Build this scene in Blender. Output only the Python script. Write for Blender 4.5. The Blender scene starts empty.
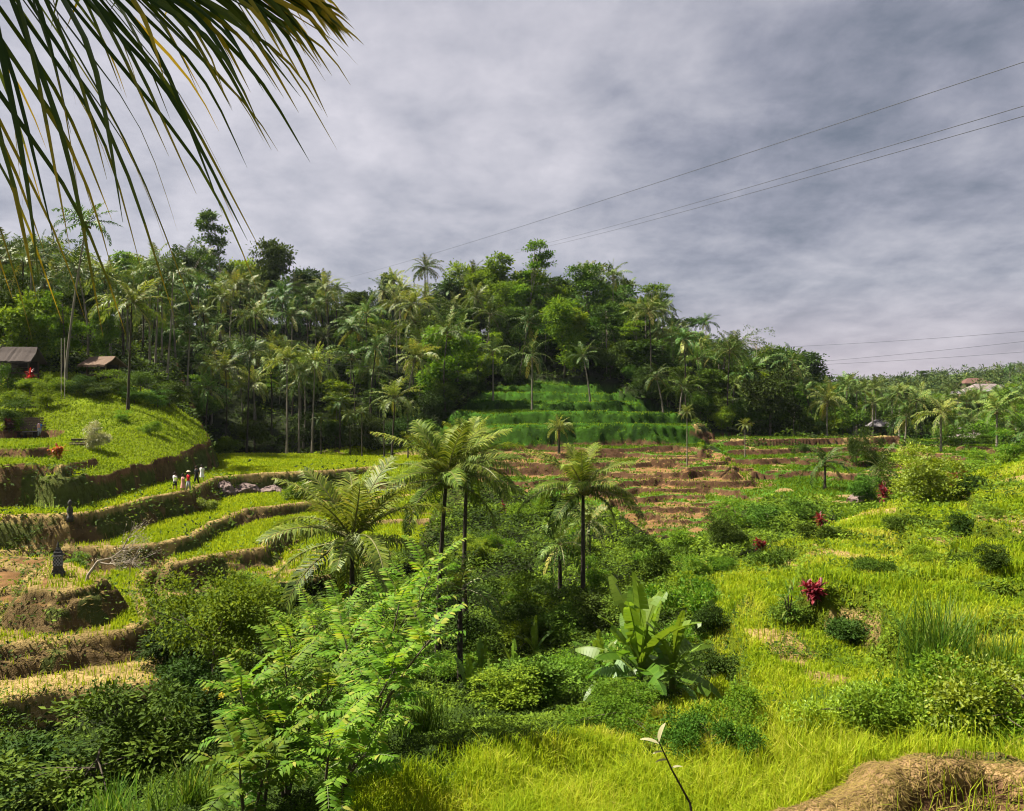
import bpy, math, random
import numpy as np
from mathutils import Vector

rng = np.random.default_rng(11)
random.seed(11)
SC = bpy.context.scene
COL = SC.collection
F, CX, CY = 800.0, 512.0, 405.5          # focal length and centre of the photograph in its pixels
PI = math.pi
R = math.radians


def W(px, py, Y):                          # a direction of the photograph at a real distance -> metres
    return np.array([(px - CX) / F * Y, Y, (CY - py) / F * Y])


# ------------------------------------------------------------------ small helpers
def nrm(a):
    return a / (np.linalg.norm(a, axis=-1, keepdims=True) + 1e-9)


_TAB = np.random.default_rng(3).random((256, 256))


def vnoise(x, y):
    x = np.asarray(x, float); y = np.asarray(y, float)
    xi = np.floor(x).astype(int); yi = np.floor(y).astype(int)
    fx = x - xi; fy = y - yi
    fx = fx * fx * (3 - 2 * fx); fy = fy * fy * (3 - 2 * fy)
    a = _TAB[xi & 255, yi & 255]; b = _TAB[(xi + 1) & 255, yi & 255]
    c = _TAB[xi & 255, (yi + 1) & 255]; d = _TAB[(xi + 1) & 255, (yi + 1) & 255]
    return (a * (1 - fx) + b * fx) * (1 - fy) + (c * (1 - fx) + d * fx) * fy - 0.5


def fbm(x, y, o=4):
    s = 0; a = 1.0
    for k in range(o):
        s = s + a * vnoise(x * 2 ** k + 17.3 * k, y * 2 ** k + 5.1 * k); a *= 0.5
    return s


def inpoly(x, y, poly):
    ins = np.zeros(np.shape(x), bool)
    n = len(poly); j = n - 1
    for i in range(n):
        xi, yi = poly[i]; xj, yj = poly[j]
        if yi != yj:
            ins ^= ((yi > y) != (yj > y)) & (x < (xj - xi) * (y - yi) / (yj - yi) + xi)
        j = i
    return ins


def polydist(x, y, pts, closed=True):
    d = np.full(np.shape(x), 1e9)
    n = len(pts)
    for i in range(n if closed else n - 1):
        ax, ay = pts[i]; bx, by = pts[(i + 1) % n]
        dx, dy = bx - ax, by - ay
        L = dx * dx + dy * dy + 1e-12
        t = np.clip(((x - ax) * dx + (y - ay) * dy) / L, 0, 1)
        d = np.minimum(d, (x - ax - t * dx) ** 2 + (y - ay - t * dy) ** 2)
    return np.sqrt(d)


def sst(a, b, x):
    t = np.clip((x - a) / (b - a), 0, 1)
    return t * t * (3 - 2 * t)


class MB:
    def __init__(self):
        self.v = []; self.q = []; self.t = []; self.qt = []; self.tt = []; self.qm = []; self.tm = []; self.n = 0

    def add(self, v, quads=None, tris=None, tint=0.5, mat=0):
        v = np.asarray(v, float).reshape(-1, 3)
        if quads is not None and len(quads):
            q = np.asarray(quads, int).reshape(-1, 4)
            self.q.append(q + self.n)
            self.qt.append(np.broadcast_to(np.asarray(tint, float), (len(q),)).copy() if np.ndim(tint) == 0 or len(tint) == len(q) else np.resize(tint, len(q)))
            self.qm.append(np.full(len(q), mat, int))
        if tris is not None and len(tris):
            t = np.asarray(tris, int).reshape(-1, 3)
            self.t.append(t + self.n)
            self.tt.append(np.broadcast_to(np.asarray(tint, float), (len(t),)).copy() if np.ndim(tint) == 0 or len(tint) == len(t) else np.resize(tint, len(t)))
            self.tm.append(np.full(len(t), mat, int))
        self.v.append(v); self.n += len(v)
        return self

    def mesh(self, name, mats, smooth=False):
        me = bpy.data.meshes.new(name)
        v = np.concatenate(self.v) if self.v else np.zeros((0, 3))
        q = np.concatenate(self.q) if self.q else np.zeros((0, 4), int)
        t = np.concatenate(self.t) if self.t else np.zeros((0, 3), int)
        me.vertices.add(len(v)); me.vertices.foreach_set('co', v.astype(np.float32).ravel())
        loops = np.concatenate([q.ravel(), t.ravel()]).astype(np.int32)
        me.loops.add(len(loops)); me.loops.foreach_set('vertex_index', loops)
        st = np.concatenate([np.arange(len(q)) * 4, len(q) * 4 + np.arange(len(t)) * 3]).astype(np.int32)
        me.polygons.add(len(st)); me.polygons.foreach_set('loop_start', st)
        mi = np.concatenate(self.qm + self.tm) if (self.qm or self.tm) else np.zeros(0, int)
        me.polygons.foreach_set('material_index', mi.astype(np.int32))
        me.polygons.foreach_set('use_smooth', np.full(len(st), smooth))
        for m in (mats if isinstance(mats, (list, tuple)) else [mats]):
            me.materials.append(m)
        me.update(calc_edges=True)
        at = me.attributes.new('tint', 'FLOAT', 'FACE')
        ti = np.concatenate(self.qt + self.tt) if (self.qt or self.tt) else np.zeros(0)
        at.data.foreach_set('value', ti.astype(np.float32))
        return me

    def build(self, name, mats, parent=None, smooth=False, loc=None):
        o = bpy.data.objects.new(name, self.mesh(name, mats, smooth))
        COL.objects.link(o)
        if parent is not None: o.parent = parent
        if loc is not None: o.location = loc
        return o


def tag(o, label=None, cat=None, group=None, kind=None):
    if label: o['label'] = label
    if cat: o['category'] = cat
    if group: o['group'] = group
    if kind: o['kind'] = kind
    return o


def empty(name, loc=(0, 0, 0), rz=0.0, label=None, cat=None, group=None):
    o = bpy.data.objects.new(name, None); COL.objects.link(o)
    o.location = loc; o.rotation_euler = (0, 0, rz); o.empty_display_size = 0.3
    return tag(o, label, cat, group)


def inst(name, me, parent=None, loc=(0, 0, 0), rot=(0, 0, 0), sc=(1, 1, 1)):
    o = bpy.data.objects.new(name, me); COL.objects.link(o)
    if parent is not None: o.parent = parent
    o.location = loc; o.rotation_euler = rot; o.scale = sc
    return o


def tube(mb, pts, rad, sides=6, tint=0.5, mat=0, cap=True):
    pts = np.asarray(pts, float); n = len(pts)
    rad = np.broadcast_to(np.asarray(rad, float), (n,))
    tan = nrm(np.gradient(pts, axis=0))
    ref = np.array([0, 0, 1.0]) if abs(tan[0][2]) < 0.9 else np.array([1.0, 0, 0])
    u = nrm(np.cross(tan, ref)); w = np.cross(tan, u)
    a = np.arange(sides) / sides * 2 * PI
    ring = (u[:, None, :] * np.cos(a)[None, :, None] + w[:, None, :] * np.sin(a)[None, :, None]) * rad[:, None, None] + pts[:, None, :]
    v = ring.reshape(-1, 3)
    i = np.arange(n - 1)[:, None] * sides; k = np.arange(sides)[None, :]; k2 = (k + 1) % sides
    q = np.stack([i + k, i + k2, i + sides + k2, i + sides + k], -1).reshape(-1, 4)
    tr = []
    if cap:
        v = np.vstack([v, pts[-1:], pts[:1]])
        e = n * sides
        tr = [[(n - 1) * sides + j, (n - 1) * sides + (j + 1) % sides, e] for j in range(sides)] + [[(j + 1) % sides, j, e + 1] for j in range(sides)]
    mb.add(v, q, tr if len(tr) else None, tint, mat)


def box(mb, c, s, rz=0.0, tint=0.5, mat=0, taper=1.0):
    x, y, z = np.asarray(s, float) / 2
    v = np.array([[-x, -y, -z], [x, -y, -z], [x, y, -z], [-x, y, -z], [-x * taper, -y * taper, z], [x * taper, -y * taper, z], [x * taper, y * taper, z], [-x * taper, y * taper, z]])
    cs, sn = math.cos(rz), math.sin(rz)
    v = v @ np.array([[cs, sn, 0], [-sn, cs, 0], [0, 0, 1]]) + np.asarray(c, float)
    mb.add(v, [[3, 2, 1, 0], [4, 5, 6, 7], [0, 1, 5, 4], [1, 2, 6, 5], [2, 3, 7, 6], [3, 0, 4, 7]], None, tint, mat)


def cards(mb, C, A, N, L, Wd, tint, mat=0, fold=0.0):
    """Leaf shaped quads: base C, long axis A, face normal N."""
    A = nrm(A); S = nrm(np.cross(A, N))
    N2 = np.cross(S, A)
    L = np.broadcast_to(L, (len(C),))[:, None]; Wd = np.broadcast_to(Wd, (len(C),))[:, None]
    m = C + A * L * 0.45
    v = np.stack([C, m + S * Wd * .5 + N2 * Wd * fold, C + A * L, m - S * Wd * .5 + N2 * Wd * fold], 1).reshape(-1, 3)
    q = np.arange(len(C) * 4).reshape(-1, 4)
    mb.add(v, q, None, tint, mat)


# ------------------------------------------------------------------ materials
def newmat(name):
    m = bpy.data.materials.new(name); m.use_nodes = True
    nt = m.node_tree; nt.nodes.clear()
    out = nt.nodes.new('ShaderNodeOutputMaterial')
    return m, nt, out


def leaf_mat(name, cols, rough=0.5, trans=0.35, var=0.3, hue=0.02, spec=0.35, tcol=(1.25, 1.15, 0.6)):
    m, nt, out = newmat(name)
    N = nt.nodes.new; Lk = nt.links.new
    at = N('ShaderNodeAttribute'); at.attribute_name = 'tint'
    rp = N('ShaderNodeValToRGB')
    el = rp.color_ramp.elements
    while len(el) > 1: el.remove(el[-1])
    for i, c in enumerate(cols):
        e = el[0] if i == 0 else el.new(i / (len(cols) - 1))
        e.position = i / (len(cols) - 1); e.color = (*c, 1)
    Lk(at.outputs['Fac'], rp.inputs[0])
    oi = N('ShaderNodeObjectInfo')
    hs = N('ShaderNodeHueSaturation')
    mv = N('ShaderNodeMapRange'); mv.inputs[3].default_value = 1 - var; mv.inputs[4].default_value = 1 + var
    Lk(oi.outputs['Random'], mv.inputs[0])
    mul = N('ShaderNodeMath'); mul.operation = 'MULTIPLY'; mul.inputs[1].default_value = 7.13
    fr = N('ShaderNodeMath'); fr.operation = 'FRACT'
    Lk(oi.outputs['Random'], mul.inputs[0]); Lk(mul.outputs[0], fr.inputs[0])
    mh = N('ShaderNodeMapRange'); mh.inputs[3].default_value = 0.5 - hue; mh.inputs[4].default_value = 0.5 + hue
    Lk(fr.outputs[0], mh.inputs[0])
    Lk(mh.outputs[0], hs.inputs['Hue']); Lk(mv.outputs[0], hs.inputs['Value']); Lk(rp.outputs[0], hs.inputs['Color'])
    p = N('ShaderNodeBsdfPrincipled'); p.inputs['Roughness'].default_value = rough
    p.inputs['Specular IOR Level'].default_value = spec
    Lk(hs.outputs[0], p.inputs['Base Color'])
    if trans > 0:
        t = N('ShaderNodeBsdfTranslucent')
        mm = N('ShaderNodeMix'); mm.data_type = 'RGBA'; mm.blend_type = 'MULTIPLY'; mm.inputs[0].default_value = 1
        Lk(hs.outputs[0], mm.inputs[6]); mm.inputs[7].default_value = (*tcol, 1)
        Lk(mm.outputs[2], t.inputs[0])
        mx = N('ShaderNodeMixShader'); mx.inputs[0].default_value = trans
        Lk(p.outputs[0], mx.inputs[1]); Lk(t.outputs[0], mx.inputs[2]); Lk(mx.outputs[0], out.inputs[0])
    else:
        Lk(p.outputs[0], out.inputs[0])
    return m


def solid_mat(name, c1, c2=None, scale=6.0, rough=0.85, bump=0.0, stretch=(1, 1, 1), spec=0.2):
    m, nt, out = newmat(name)
    N = nt.nodes.new; Lk = nt.links.new
    p = N('ShaderNodeBsdfPrincipled'); p.inputs['Roughness'].default_value = rough; p.inputs['Specular IOR Level'].default_value = spec
    c2 = c2 or tuple(x * 0.7 for x in c1)
    tc = N('ShaderNodeTexCoord'); mp = N('ShaderNodeMapping'); mp.inputs['Scale'].default_value = stretch
    nz = N('ShaderNodeTexNoise'); nz.inputs['Scale'].default_value = scale; nz.inputs['Detail'].default_value = 5
    Lk(tc.outputs['Object'], mp.inputs[0]); Lk(mp.outputs[0], nz.inputs['Vector'])
    rp = N('ShaderNodeValToRGB'); rp.color_ramp.elements[0].position = 0.3; rp.color_ramp.elements[1].position = 0.7
    rp.color_ramp.elements[0].color = (*c1, 1); rp.color_ramp.elements[1].color = (*c2, 1)
    Lk(nz.outputs[0], rp.inputs[0]); Lk(rp.outputs[0], p.inputs['Base Color'])
    if bump:
        b = N('ShaderNodeBump'); b.inputs['Strength'].default_value = bump; b.inputs['Distance'].default_value = 0.05
        Lk(nz.outputs[0], b.inputs['Height']); Lk(b.outputs[0], p.inputs['Normal'])
    Lk(p.outputs[0], out.inputs[0])
    return m


M = {}
M['palm'] = leaf_mat('palm_leaf', [(.018, .048, .008), (.045, .096, .015), (.105, .162, .028), (.23, .22, .05)], rough=.5, trans=.16, var=.4, hue=.02, spec=.12)
M['palm_near'] = leaf_mat('palm_leaf_near', [(.034, .068, .008), (.088, .138, .015), (.165, .212, .027), (.26, .25, .05)], rough=.55, trans=.3, var=.2, hue=.012, spec=.1)
M['palm_yellow'] = leaf_mat('palm_leaf_yellow', [(.040, .075, .014), (.090, .140, .024), (.165, .205, .036), (.30, .26, .06)], rough=.5, trans=.32, var=.2, hue=.012, spec=.25)
M['palm_bright'] = leaf_mat('palm_leaf_bright', [(.055, .095, .013), (.115, .165, .02), (.20, .24, .032), (.32, .28, .06)], rough=.5, trans=.3, var=.15, hue=.01, spec=.2)
M['palm_dry'] = leaf_mat('palm_leaf_dry', [(.16, .10, .035), (.24, .17, .07), (.30, .23, .11)], rough=.7, trans=.2, var=.25)
M['leaf_dark'] = leaf_mat('leaf_dark', [(.018, .036, .005), (.034, .062, .008), (.060, .100, .013)], spec=.06, rough=.65, trans=.16, var=.35, hue=.02)
M['leaf_mid'] = leaf_mat('leaf_mid', [(.028, .060, .006), (.056, .108, .010), (.105, .172, .016)], spec=.06, rough=.65, trans=.16, var=.3, hue=.025)
M['leaf_light'] = leaf_mat('leaf_light', [(.050, .100, .008), (.105, .185, .013), (.19, .27, .02)], spec=.06, rough=.65, trans=.38, var=.25, hue=.02)
M['leaf_bright'] = leaf_mat('leaf_bright', [(.040, .100, .007), (.080, .165, .011), (.145, .24, .016), (.26, .26, .045)], rough=.6, trans=.45, var=.2, hue=.015, spec=.12)
M['leaf_lime'] = leaf_mat('leaf_lime', [(.11, .17, .010), (.19, .265, .014), (.29, .36, .025)], trans=.4, var=.2, hue=.012)
M['leaf_red'] = leaf_mat('leaf_red', [(.07, .006, .010), (.17, .011, .018), (.26, .03, .03)], trans=.35, var=.2, hue=.01, tcol=(1.3, .6, .6))
M['leaf_orange'] = leaf_mat('leaf_orange', [(.25, .05, .02), (.40, .12, .03), (.45, .2, .05)], trans=.3, var=.2, hue=.01, tcol=(1.2, .8, .5))
M['leaf_purple'] = leaf_mat('leaf_purple', [(.03, .008, .014), (.07, .012, .02), (.11, .02, .03)], trans=.25, var=.2, hue=.01)
M['banana'] = leaf_mat('banana_leaf', [(.045, .105, .010), (.095, .18, .015), (.175, .265, .024)], rough=.42, trans=.42, var=.2, hue=.015, spec=.3)
M['pale_leaf'] = leaf_mat('pale_leaf', [(.17, .17, .10), (.26, .25, .15), (.33, .30, .16)], trans=.3, var=.15)
M['flower'] = leaf_mat('yellow_flower', [(.40, .36, .03), (.55, .48, .04), (.6, .52, .06)], trans=.3, var=.15, hue=.01)
M['grass'] = leaf_mat('meadow_grass', [(.045, .105, .007), (.155, .235, .009), (.275, .345, .013), (.38, .38, .05), (.45, .35, .12)], rough=.6, trans=.45, var=0, hue=0, spec=.03)
M['rice'] = leaf_mat('rice_leaf', [(.12, .20, .009), (.22, .285, .012), (.32, .36, .02)], rough=.6, trans=.45, var=0, hue=0, spec=.03)
M['lawn'] = leaf_mat('lawn_grass', [(.044, .090, .006), (.088, .150, .010), (.185, .255, .013)], rough=.6, trans=.4, var=0, hue=0, spec=.03)
M['dry_grass'] = leaf_mat('dry_grass', [(.05, .055, .012), (.13, .10, .028), (.25, .18, .06), (.38, .28, .11)], rough=.85, trans=.25, var=0, hue=0, spec=.03)
M['undergrowth'] = leaf_mat('undergrowth_leaf', [(.016, .030, .005), (.036, .064, .008), (.085, .140, .012), (.17, .25, .018)], spec=.06, rough=.65, trans=.32, var=0, hue=0)
M['reed'] = leaf_mat('tall_grass', [(.03, .08, .01), (.06, .135, .014), (.12, .205, .02), (.28, .28, .08)], trans=.4, var=.15, hue=.01, spec=.1)
M['near_frond'] = leaf_mat('near_frond_leaf', [(.014, .030, .006), (.032, .056, .009), (.085, .105, .014), (.30, .215, .016), (.40, .27, .025)], rough=.5, trans=.25, var=0, hue=0, spec=.2)
M['far_wood'] = leaf_mat('far_wood_leaf', [(.022, .045, .018), (.045, .08, .024), (.085, .125, .03), (.12, .14, .04)], trans=.2, var=0, hue=0, spec=.06)
M['palm_trunk'] = solid_mat('palm_trunk', (.22, .19, .15), (.11, .09, .07), scale=3, stretch=(1, 1, 7), bump=.4)
M['dark_trunk'] = solid_mat('dark_palm_trunk', (.06, .048, .034), (.028, .022, .017), scale=3, stretch=(1, 1, 6), bump=.4)
M['bark'] = solid_mat('bark', (.11, .085, .06), (.05, .04, .03), scale=4, stretch=(1, 1, .3), bump=.4)
M['pale_bark'] = solid_mat('pale_bark', (.33, .28, .22), (.20, .16, .12), scale=5, stretch=(1, 1, .4))
M['rachis'] = solid_mat('frond_rib', (.16, .16, .05), (.10, .09, .03), scale=4, rough=.5)
M['coconut'] = solid_mat('coconut', (.16, .15, .03), (.10, .07, .02), scale=4, rough=.5)
M['stem_green'] = solid_mat('green_stem', (.10, .14, .04), (.07, .07, .03), scale=5, rough=.6)
M['thatch'] = solid_mat('thatch', (.075, .058, .052), (.04, .030, .027), scale=9, stretch=(6, 1, 1), bump=.8, rough=.95)
M['thatch_tan'] = solid_mat('tan_thatch', (.17, .115, .08), (.09, .055, .038), scale=9, stretch=(6, 1, 1), bump=.8, rough=.95)
M['wood'] = solid_mat('weathered_wood', (.12, .085, .055), (.06, .045, .03), scale=6)
M['dark_wood'] = solid_mat('dark_wood', (.03, .022, .018), (.018, .014, .012), scale=6)
M['plaster'] = solid_mat('pale_plaster', (.16, .13, .12), (.11, .09, .085), scale=2)
M['stone'] = solid_mat('dark_stone', (.07, .065, .06), (.03, .03, .028), scale=7, bump=.5)
M['rock'] = solid_mat('pink_rock', (.19, .135, .12), (.08, .055, .05), scale=3, bump=.8)
M['rope'] = solid_mat('rope', (.45, .4, .32), (.35, .3, .24), scale=8)
M['cable'] = solid_mat('cable_rubber', (.06, .06, .07), (.05, .05, .06), scale=2, rough=.6)
M['tile_roof'] = solid_mat('orange_tile', (.12, .06, .045), (.08, .042, .034), scale=5, stretch=(5, 1, 1))
M['grey_roof'] = solid_mat('grey_roof', (.15, .135, .14), (.10, .09, .095), scale=3)
M['white_roof'] = solid_mat('pale_roof', (.20, .16, .155), (.13, .105, .10), scale=2)
M['glass'] = solid_mat('dark_window', (.03, .035, .04), (.02, .022, .025), scale=2, rough=.2, spec=.5)


def cloth(name, c): return solid_mat(name, c, tuple(x * .8 for x in c), scale=5)


M['skin'] = cloth('skin', (.42, .24, .16)); M['hair'] = cloth('hair', (.03, .02, .015))
M['white_cloth'] = cloth('white_cloth', (.78, .76, .74)); M['red_cloth'] = cloth('red_cloth', (.6, .02, .03))
M['blue_cloth'] = cloth('blue_cloth', (.05, .2, .55)); M['dark_cloth'] = cloth('dark_cloth', (.025, .025, .03))
M['pink_cloth'] = cloth('pink_cloth', (.6, .3, .25)); M['grey_cloth'] = cloth('grey_cloth', (.35, .36, .42))
M['straw_hat'] = cloth('straw_hat', (.6, .5, .3))


def check_mat():                            # the black and white chequered cloth of the shrine
    m, nt, out = newmat('chequered_cloth')
    N = nt.nodes.new; Lk = nt.links.new
    p = N('ShaderNodeBsdfPrincipled'); p.inputs['Roughness'].default_value = .9
    tc = N('ShaderNodeTexCoord'); ck = N('ShaderNodeTexChecker'); ck.inputs['Scale'].default_value = 14
    ck.inputs[1].default_value = (.22, .23, .27, 1); ck.inputs[2].default_value = (.03, .03, .036, 1)
    Lk(tc.outputs['Object'], ck.inputs[0]); Lk(ck.outputs[0], p.inputs['Base Color']); Lk(p.outputs[0], out.inputs[0])
    return m


M['check'] = check_mat()


def ground_mat():
    m, nt, out = newmat('ground')
    N = nt.nodes.new; Lk = nt.links.new
    at = N('ShaderNodeAttribute'); at.attribute_name = 'albedo'
    tc = N('ShaderNodeTexCoord')
    n1 = N('ShaderNodeTexNoise'); n1.inputs['Scale'].default_value = 1.6; n1.inputs['Detail'].default_value = 8; n1.inputs['Roughness'].default_value = .72
    n2 = N('ShaderNodeTexNoise'); n2.inputs['Scale'].default_value = 14; n2.inputs['Detail'].default_value = 4
    Lk(tc.outputs['Object'], n1.inputs['Vector']); Lk(tc.outputs['Object'], n2.inputs['Vector'])
    mr = N('ShaderNodeMapRange'); mr.inputs[1].default_value = .25; mr.inputs[2].default_value = .75; mr.inputs[3].default_value = .45; mr.inputs[4].default_value = 1.55
    Lk(n1.outputs[0], mr.inputs[0])
    hs = N('ShaderNodeHueSaturation'); Lk(mr.outputs[0], hs.inputs['Value']); Lk(at.outputs['Color'], hs.inputs['Color'])
    ad = N('ShaderNodeMath'); ad.operation = 'ADD'; Lk(n1.outputs[0], ad.inputs[0]); Lk(n2.outputs[0], ad.inputs[1])
    b = N('ShaderNodeBump'); b.inputs['Strength'].default_value = .7; b.inputs['Distance'].default_value = .25; Lk(ad.outputs[0], b.inputs['Height'])
    p = N('ShaderNodeBsdfPrincipled'); p.inputs['Roughness'].default_value = .95; p.inputs['Specular IOR Level'].default_value = .02
    Lk(hs.outputs[0], p.inputs['Base Color']); Lk(b.outputs[0], p.inputs['Normal']); Lk(p.outputs[0], out.inputs[0])
    return m


# ------------------------------------------------------------------ terrain: a height field over (azimuth, distance)
CTRL = [  # px, py, distance: where the land lies
    (600, 830, 8.5), (400, 822, 10.5), (600, 738, 16.5), (450, 748, 16.5), (780, 740, 13.5), (900, 735, 10.5), (1010, 735, 10), (1150, 740, 9),
    (820, 700, 18), (700, 705, 20), (650, 715, 22), (1000, 655, 18), (920, 690, 14.5), (1150, 640, 18), (850, 640, 25), (816, 603, 33), (1000, 550, 36), (1150, 520, 36),
    (900, 560, 42), (750, 625, 32), (720, 565, 48), (1000, 493, 55), (900, 512, 62), (1012, 456, 76), (1150, 425, 70), (950, 476, 90), (830, 522, 65), (760, 548, 60),
    (620, 650, 36), (560, 695, 28), (500, 715, 32), (445, 665, 44), (580, 602, 50), (350, 655, 38), (640, 590, 55),
    (330, 815, 12), (200, 825, 14), (100, 830, 17), (-20, 830, 19), (250, 730, 26), (120, 735, 28), (0, 770, 29), (-150, 780, 28),
    (650, 545, 72), (560, 532, 75), (600, 471, 100), (640, 443, 125), (720, 500, 85), (780, 482, 95), (850, 471, 105), (860, 443, 150), (740, 437, 142),
    (150, 720, 37), (50, 720, 38), (-150, 730, 37), (250, 640, 46), (150, 600, 52), (0, 615, 52), (-200, 620, 50), (320, 590, 58), (250, 555, 66), (380, 545, 68), (470, 560, 65), (300, 500, 88), (420, 500, 88), (100, 545, 68), (-150, 545, 68), (400, 472, 100), (490, 478, 98),
    (350, 457, 128), (430, 450, 125), (150, 460, 125), (-200, 440, 100), (200, 450, 138), (300, 442, 142), (420, 434, 145),
    (560, 441, 124), (560, 385, 165), (480, 388, 163), (650, 392, 160), (700, 428, 150), (760, 430, 160), (830, 436, 170),
    (100, 320, 210), (-200, 300, 210), (300, 324, 210), (500, 334, 210), (600, 345, 210), (660, 365, 210), (750, 393, 210), (830, 421, 210), (900, 431, 200), (1010, 433, 200), (1010, 445, 130), (900, 453, 125), (1200, 420, 130),
    (200, 375, 165), (320, 390, 170), (420, 388, 170), (60, 375, 150),
    (900, 424, 300), (1010, 418, 300), (1250, 400, 300), (800, 424, 300), (1000, 396, 430), (880, 404, 430), (1250, 380, 430), (1020, 385, 600), (950, 392, 600), (860, 398, 600), (780, 404, 600), (1250, 370, 600),
    (300, 380, 300), (600, 385, 300), (0, 380, 300), (300, 403, 600), (600, 404, 600), (-100, 403, 600), (512, 405, 2000), (100, 405, 2000), (1000, 405, 2000), (512, 405, 5000),
]
RAW = [(0, 0.8, -1.75), (1.0, 1.5, -2.0), (-1.5, 1.5, -2.1), (-3, 3, -3.1), (0, 4, -3.2), (3, 3, -2.6), (2.6, 4.5, -3.1), (5.5, 4.5, -2.9), (1.0, 6.0, -3.75), (3.4, 8.6, -3.9), (5.5, 8.6, -3.75), (-6, 5, -4.5), (8, 5, -2.6), (-10, 10, -6.5), (14, 8, -3),
       (-60, 60, -8), (60, 60, -2), (-150, 150, 10), (150, 150, 0), (-600, 900, 0), (600, 900, 0), (-40, 25, -12), (40, 25, -3)]
P = np.array([W(*c) for c in CTRL] + [np.array(r, float) for r in RAW])


def ab(X, Y): return np.stack([np.arctan2(X, Y) * 2.2, np.log(np.hypot(X, Y) + .3)], -1)


def tps_fit(P, lam=1e-3):
    A = ab(P[:, 0], P[:, 1]); n = len(A)
    d2 = ((A[:, None] - A[None]) ** 2).sum(-1)
    K = .5 * d2 * np.log(d2 + 1e-12) + lam * np.eye(n)
    Q = np.hstack([np.ones((n, 1)), A])
    S = np.zeros((n + 3, n + 3)); S[:n, :n] = K; S[:n, n:] = Q; S[n:, :n] = Q.T
    return A, np.linalg.solve(S, np.concatenate([P[:, 2], np.zeros(3)]))


def tps_eval(fit, X, Y):
    A, c = fit; G = ab(X, Y).reshape(-1, 2); out = np.empty(len(G), np.float64); n = len(A)
    for i in range(0, len(G), 60000):
        g = G[i:i + 60000].astype(np.float32)
        d2 = ((g[:, None] - A[None].astype(np.float32)) ** 2).sum(-1)
        out[i:i + 60000] = (.5 * d2 * np.log(d2 + 1e-9)) @ c[:n] + c[n] + g @ c[n + 1:]
    return out.reshape(np.shape(X))


KN = [(-40, 467, 63), (0, 466, 63), (50, 464, 64), (95, 479, 66), (130, 468, 75), (170, 457, 86), (207, 446, 98), (0, 456, 70), (50, 455, 70), (25, 446, 80), (40, 438, 91), (80, 434, 90), (20, 415, 96), (60, 405, 99), (100, 400, 102), (150, 407, 104),
      (130, 440, 86), (190, 425, 105), (100, 425, 92), (20, 378, 108), (100, 382, 111), (170, 392, 116), (0, 345, 140), (100, 345, 140), (170, 360, 140), (-150, 400, 100), (-150, 460, 66), (-300, 350, 140), (195, 420, 118)]
KP = np.array([W(*c) for c in KN])

ths = np.concatenate([np.linspace(-179, -85, 48)[:-1], np.linspace(-85, -42, 44)[:-1], np.linspace(-42, 42, 840), np.linspace(42, 85, 44)[1:], np.linspace(85, 181, 49)[1:]])
rs = np.concatenate([np.geomspace(.4, 5, 60)[:-1], np.geomspace(5, 9, 90)[:-1], np.geomspace(9, 30, 200)[:-1], np.geomspace(30, 150, 560)[:-1], np.geomspace(150, 230, 60)[:-1], np.geomspace(230, 6000, 90)])
TH, RR = np.meshgrid(np.radians(ths), rs, indexing='ij')
GX = np.sin(TH) * RR; GY = np.cos(TH) * RR
H = tps_eval(tps_fit(P), GX, GY)
H = np.where(RR > 900, np.minimum(H, 4), H)
H = np.where(np.cos(TH) < .3, np.minimum(H, 3 + 0 * H) * sst(4, 12, RR) + (1 - sst(4, 12, RR)) * np.minimum(H, -1.8), H)
H = np.where(RR < 5, np.minimum(H, -1.75 - .25 * RR * np.clip(np.cos(TH), 0, 1)), H)


def proj(X, Y, Z):
    Y = np.maximum(Y, .05)
    return CX + F * X / Y, CY - F * Z / Y


PX, PY = proj(GX, GY, H)
# broad unevenness
H += (fbm(GX / 3.2 + 7, GY / 3.2, 3) * .5) * inpoly(PX, PY, [(700, 560), (900, 500), (1200, 440), (1200, 700), (820, 700)]) * ((GY > 16) & (GY < 90)) * np.clip((GY - 16) / 10, 0, 1)
H += fbm(GX / 9, GY / 9) * np.clip(RR / 60, 0.05, .55) + fbm(GX / 2.2 + 50, GY / 2.2, 3) * np.clip(RR / 120, .03, .14)
Hbase = H.copy()

BROWN = [(478, 452), (520, 446), (640, 440), (700, 446), (745, 462), (780, 488), (750, 506), (700, 540), (650, 535), (610, 508), (520, 492), (470, 480)]
LAWNT = [(405, 449), (425, 430), (455, 412), (480, 392), (515, 380), (590, 382), (640, 398), (668, 405), (690, 424), (715, 446), (560, 452)]
MIDR = [(690, 432), (880, 434), (1010, 436), (1000, 470), (900, 500), (830, 515), (745, 480), (720, 450)]
MEADOW = [(1100, 452), (1010, 462), (900, 500), (830, 524), (760, 552), (700, 585), (690, 640), (720, 680), (640, 725), (520, 745), (440, 755), (380, 800), (360, 900), (1200, 900), (1200, 452)]


EDGE = np.zeros(H.shape)


def terrace(mask, s, jit, w, off=0.0):
    global H, EDGE
    b = H + fbm(GX / 14 + off, GY / 14, 3) * jit + off
    k = np.floor(b / s); f = b / s - k
    q = s * (k + sst(1 - w, 1, f)) - off + s * .4
    q = q * .93 + H * .07
    EDGE = np.where((mask > .4) & ((f < .13) | (f > .985)), 1.0, EDGE)
    H = H * (1 - mask) + q * mask


def softmask(poly, y0, y1, blur=10):
    m = inpoly(PX, PY, poly) & (GY > y0) & (GY < y1)
    d = polydist(PX, PY, poly)
    return np.where(m, np.clip(d / blur, 0, 1), 0)


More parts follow.
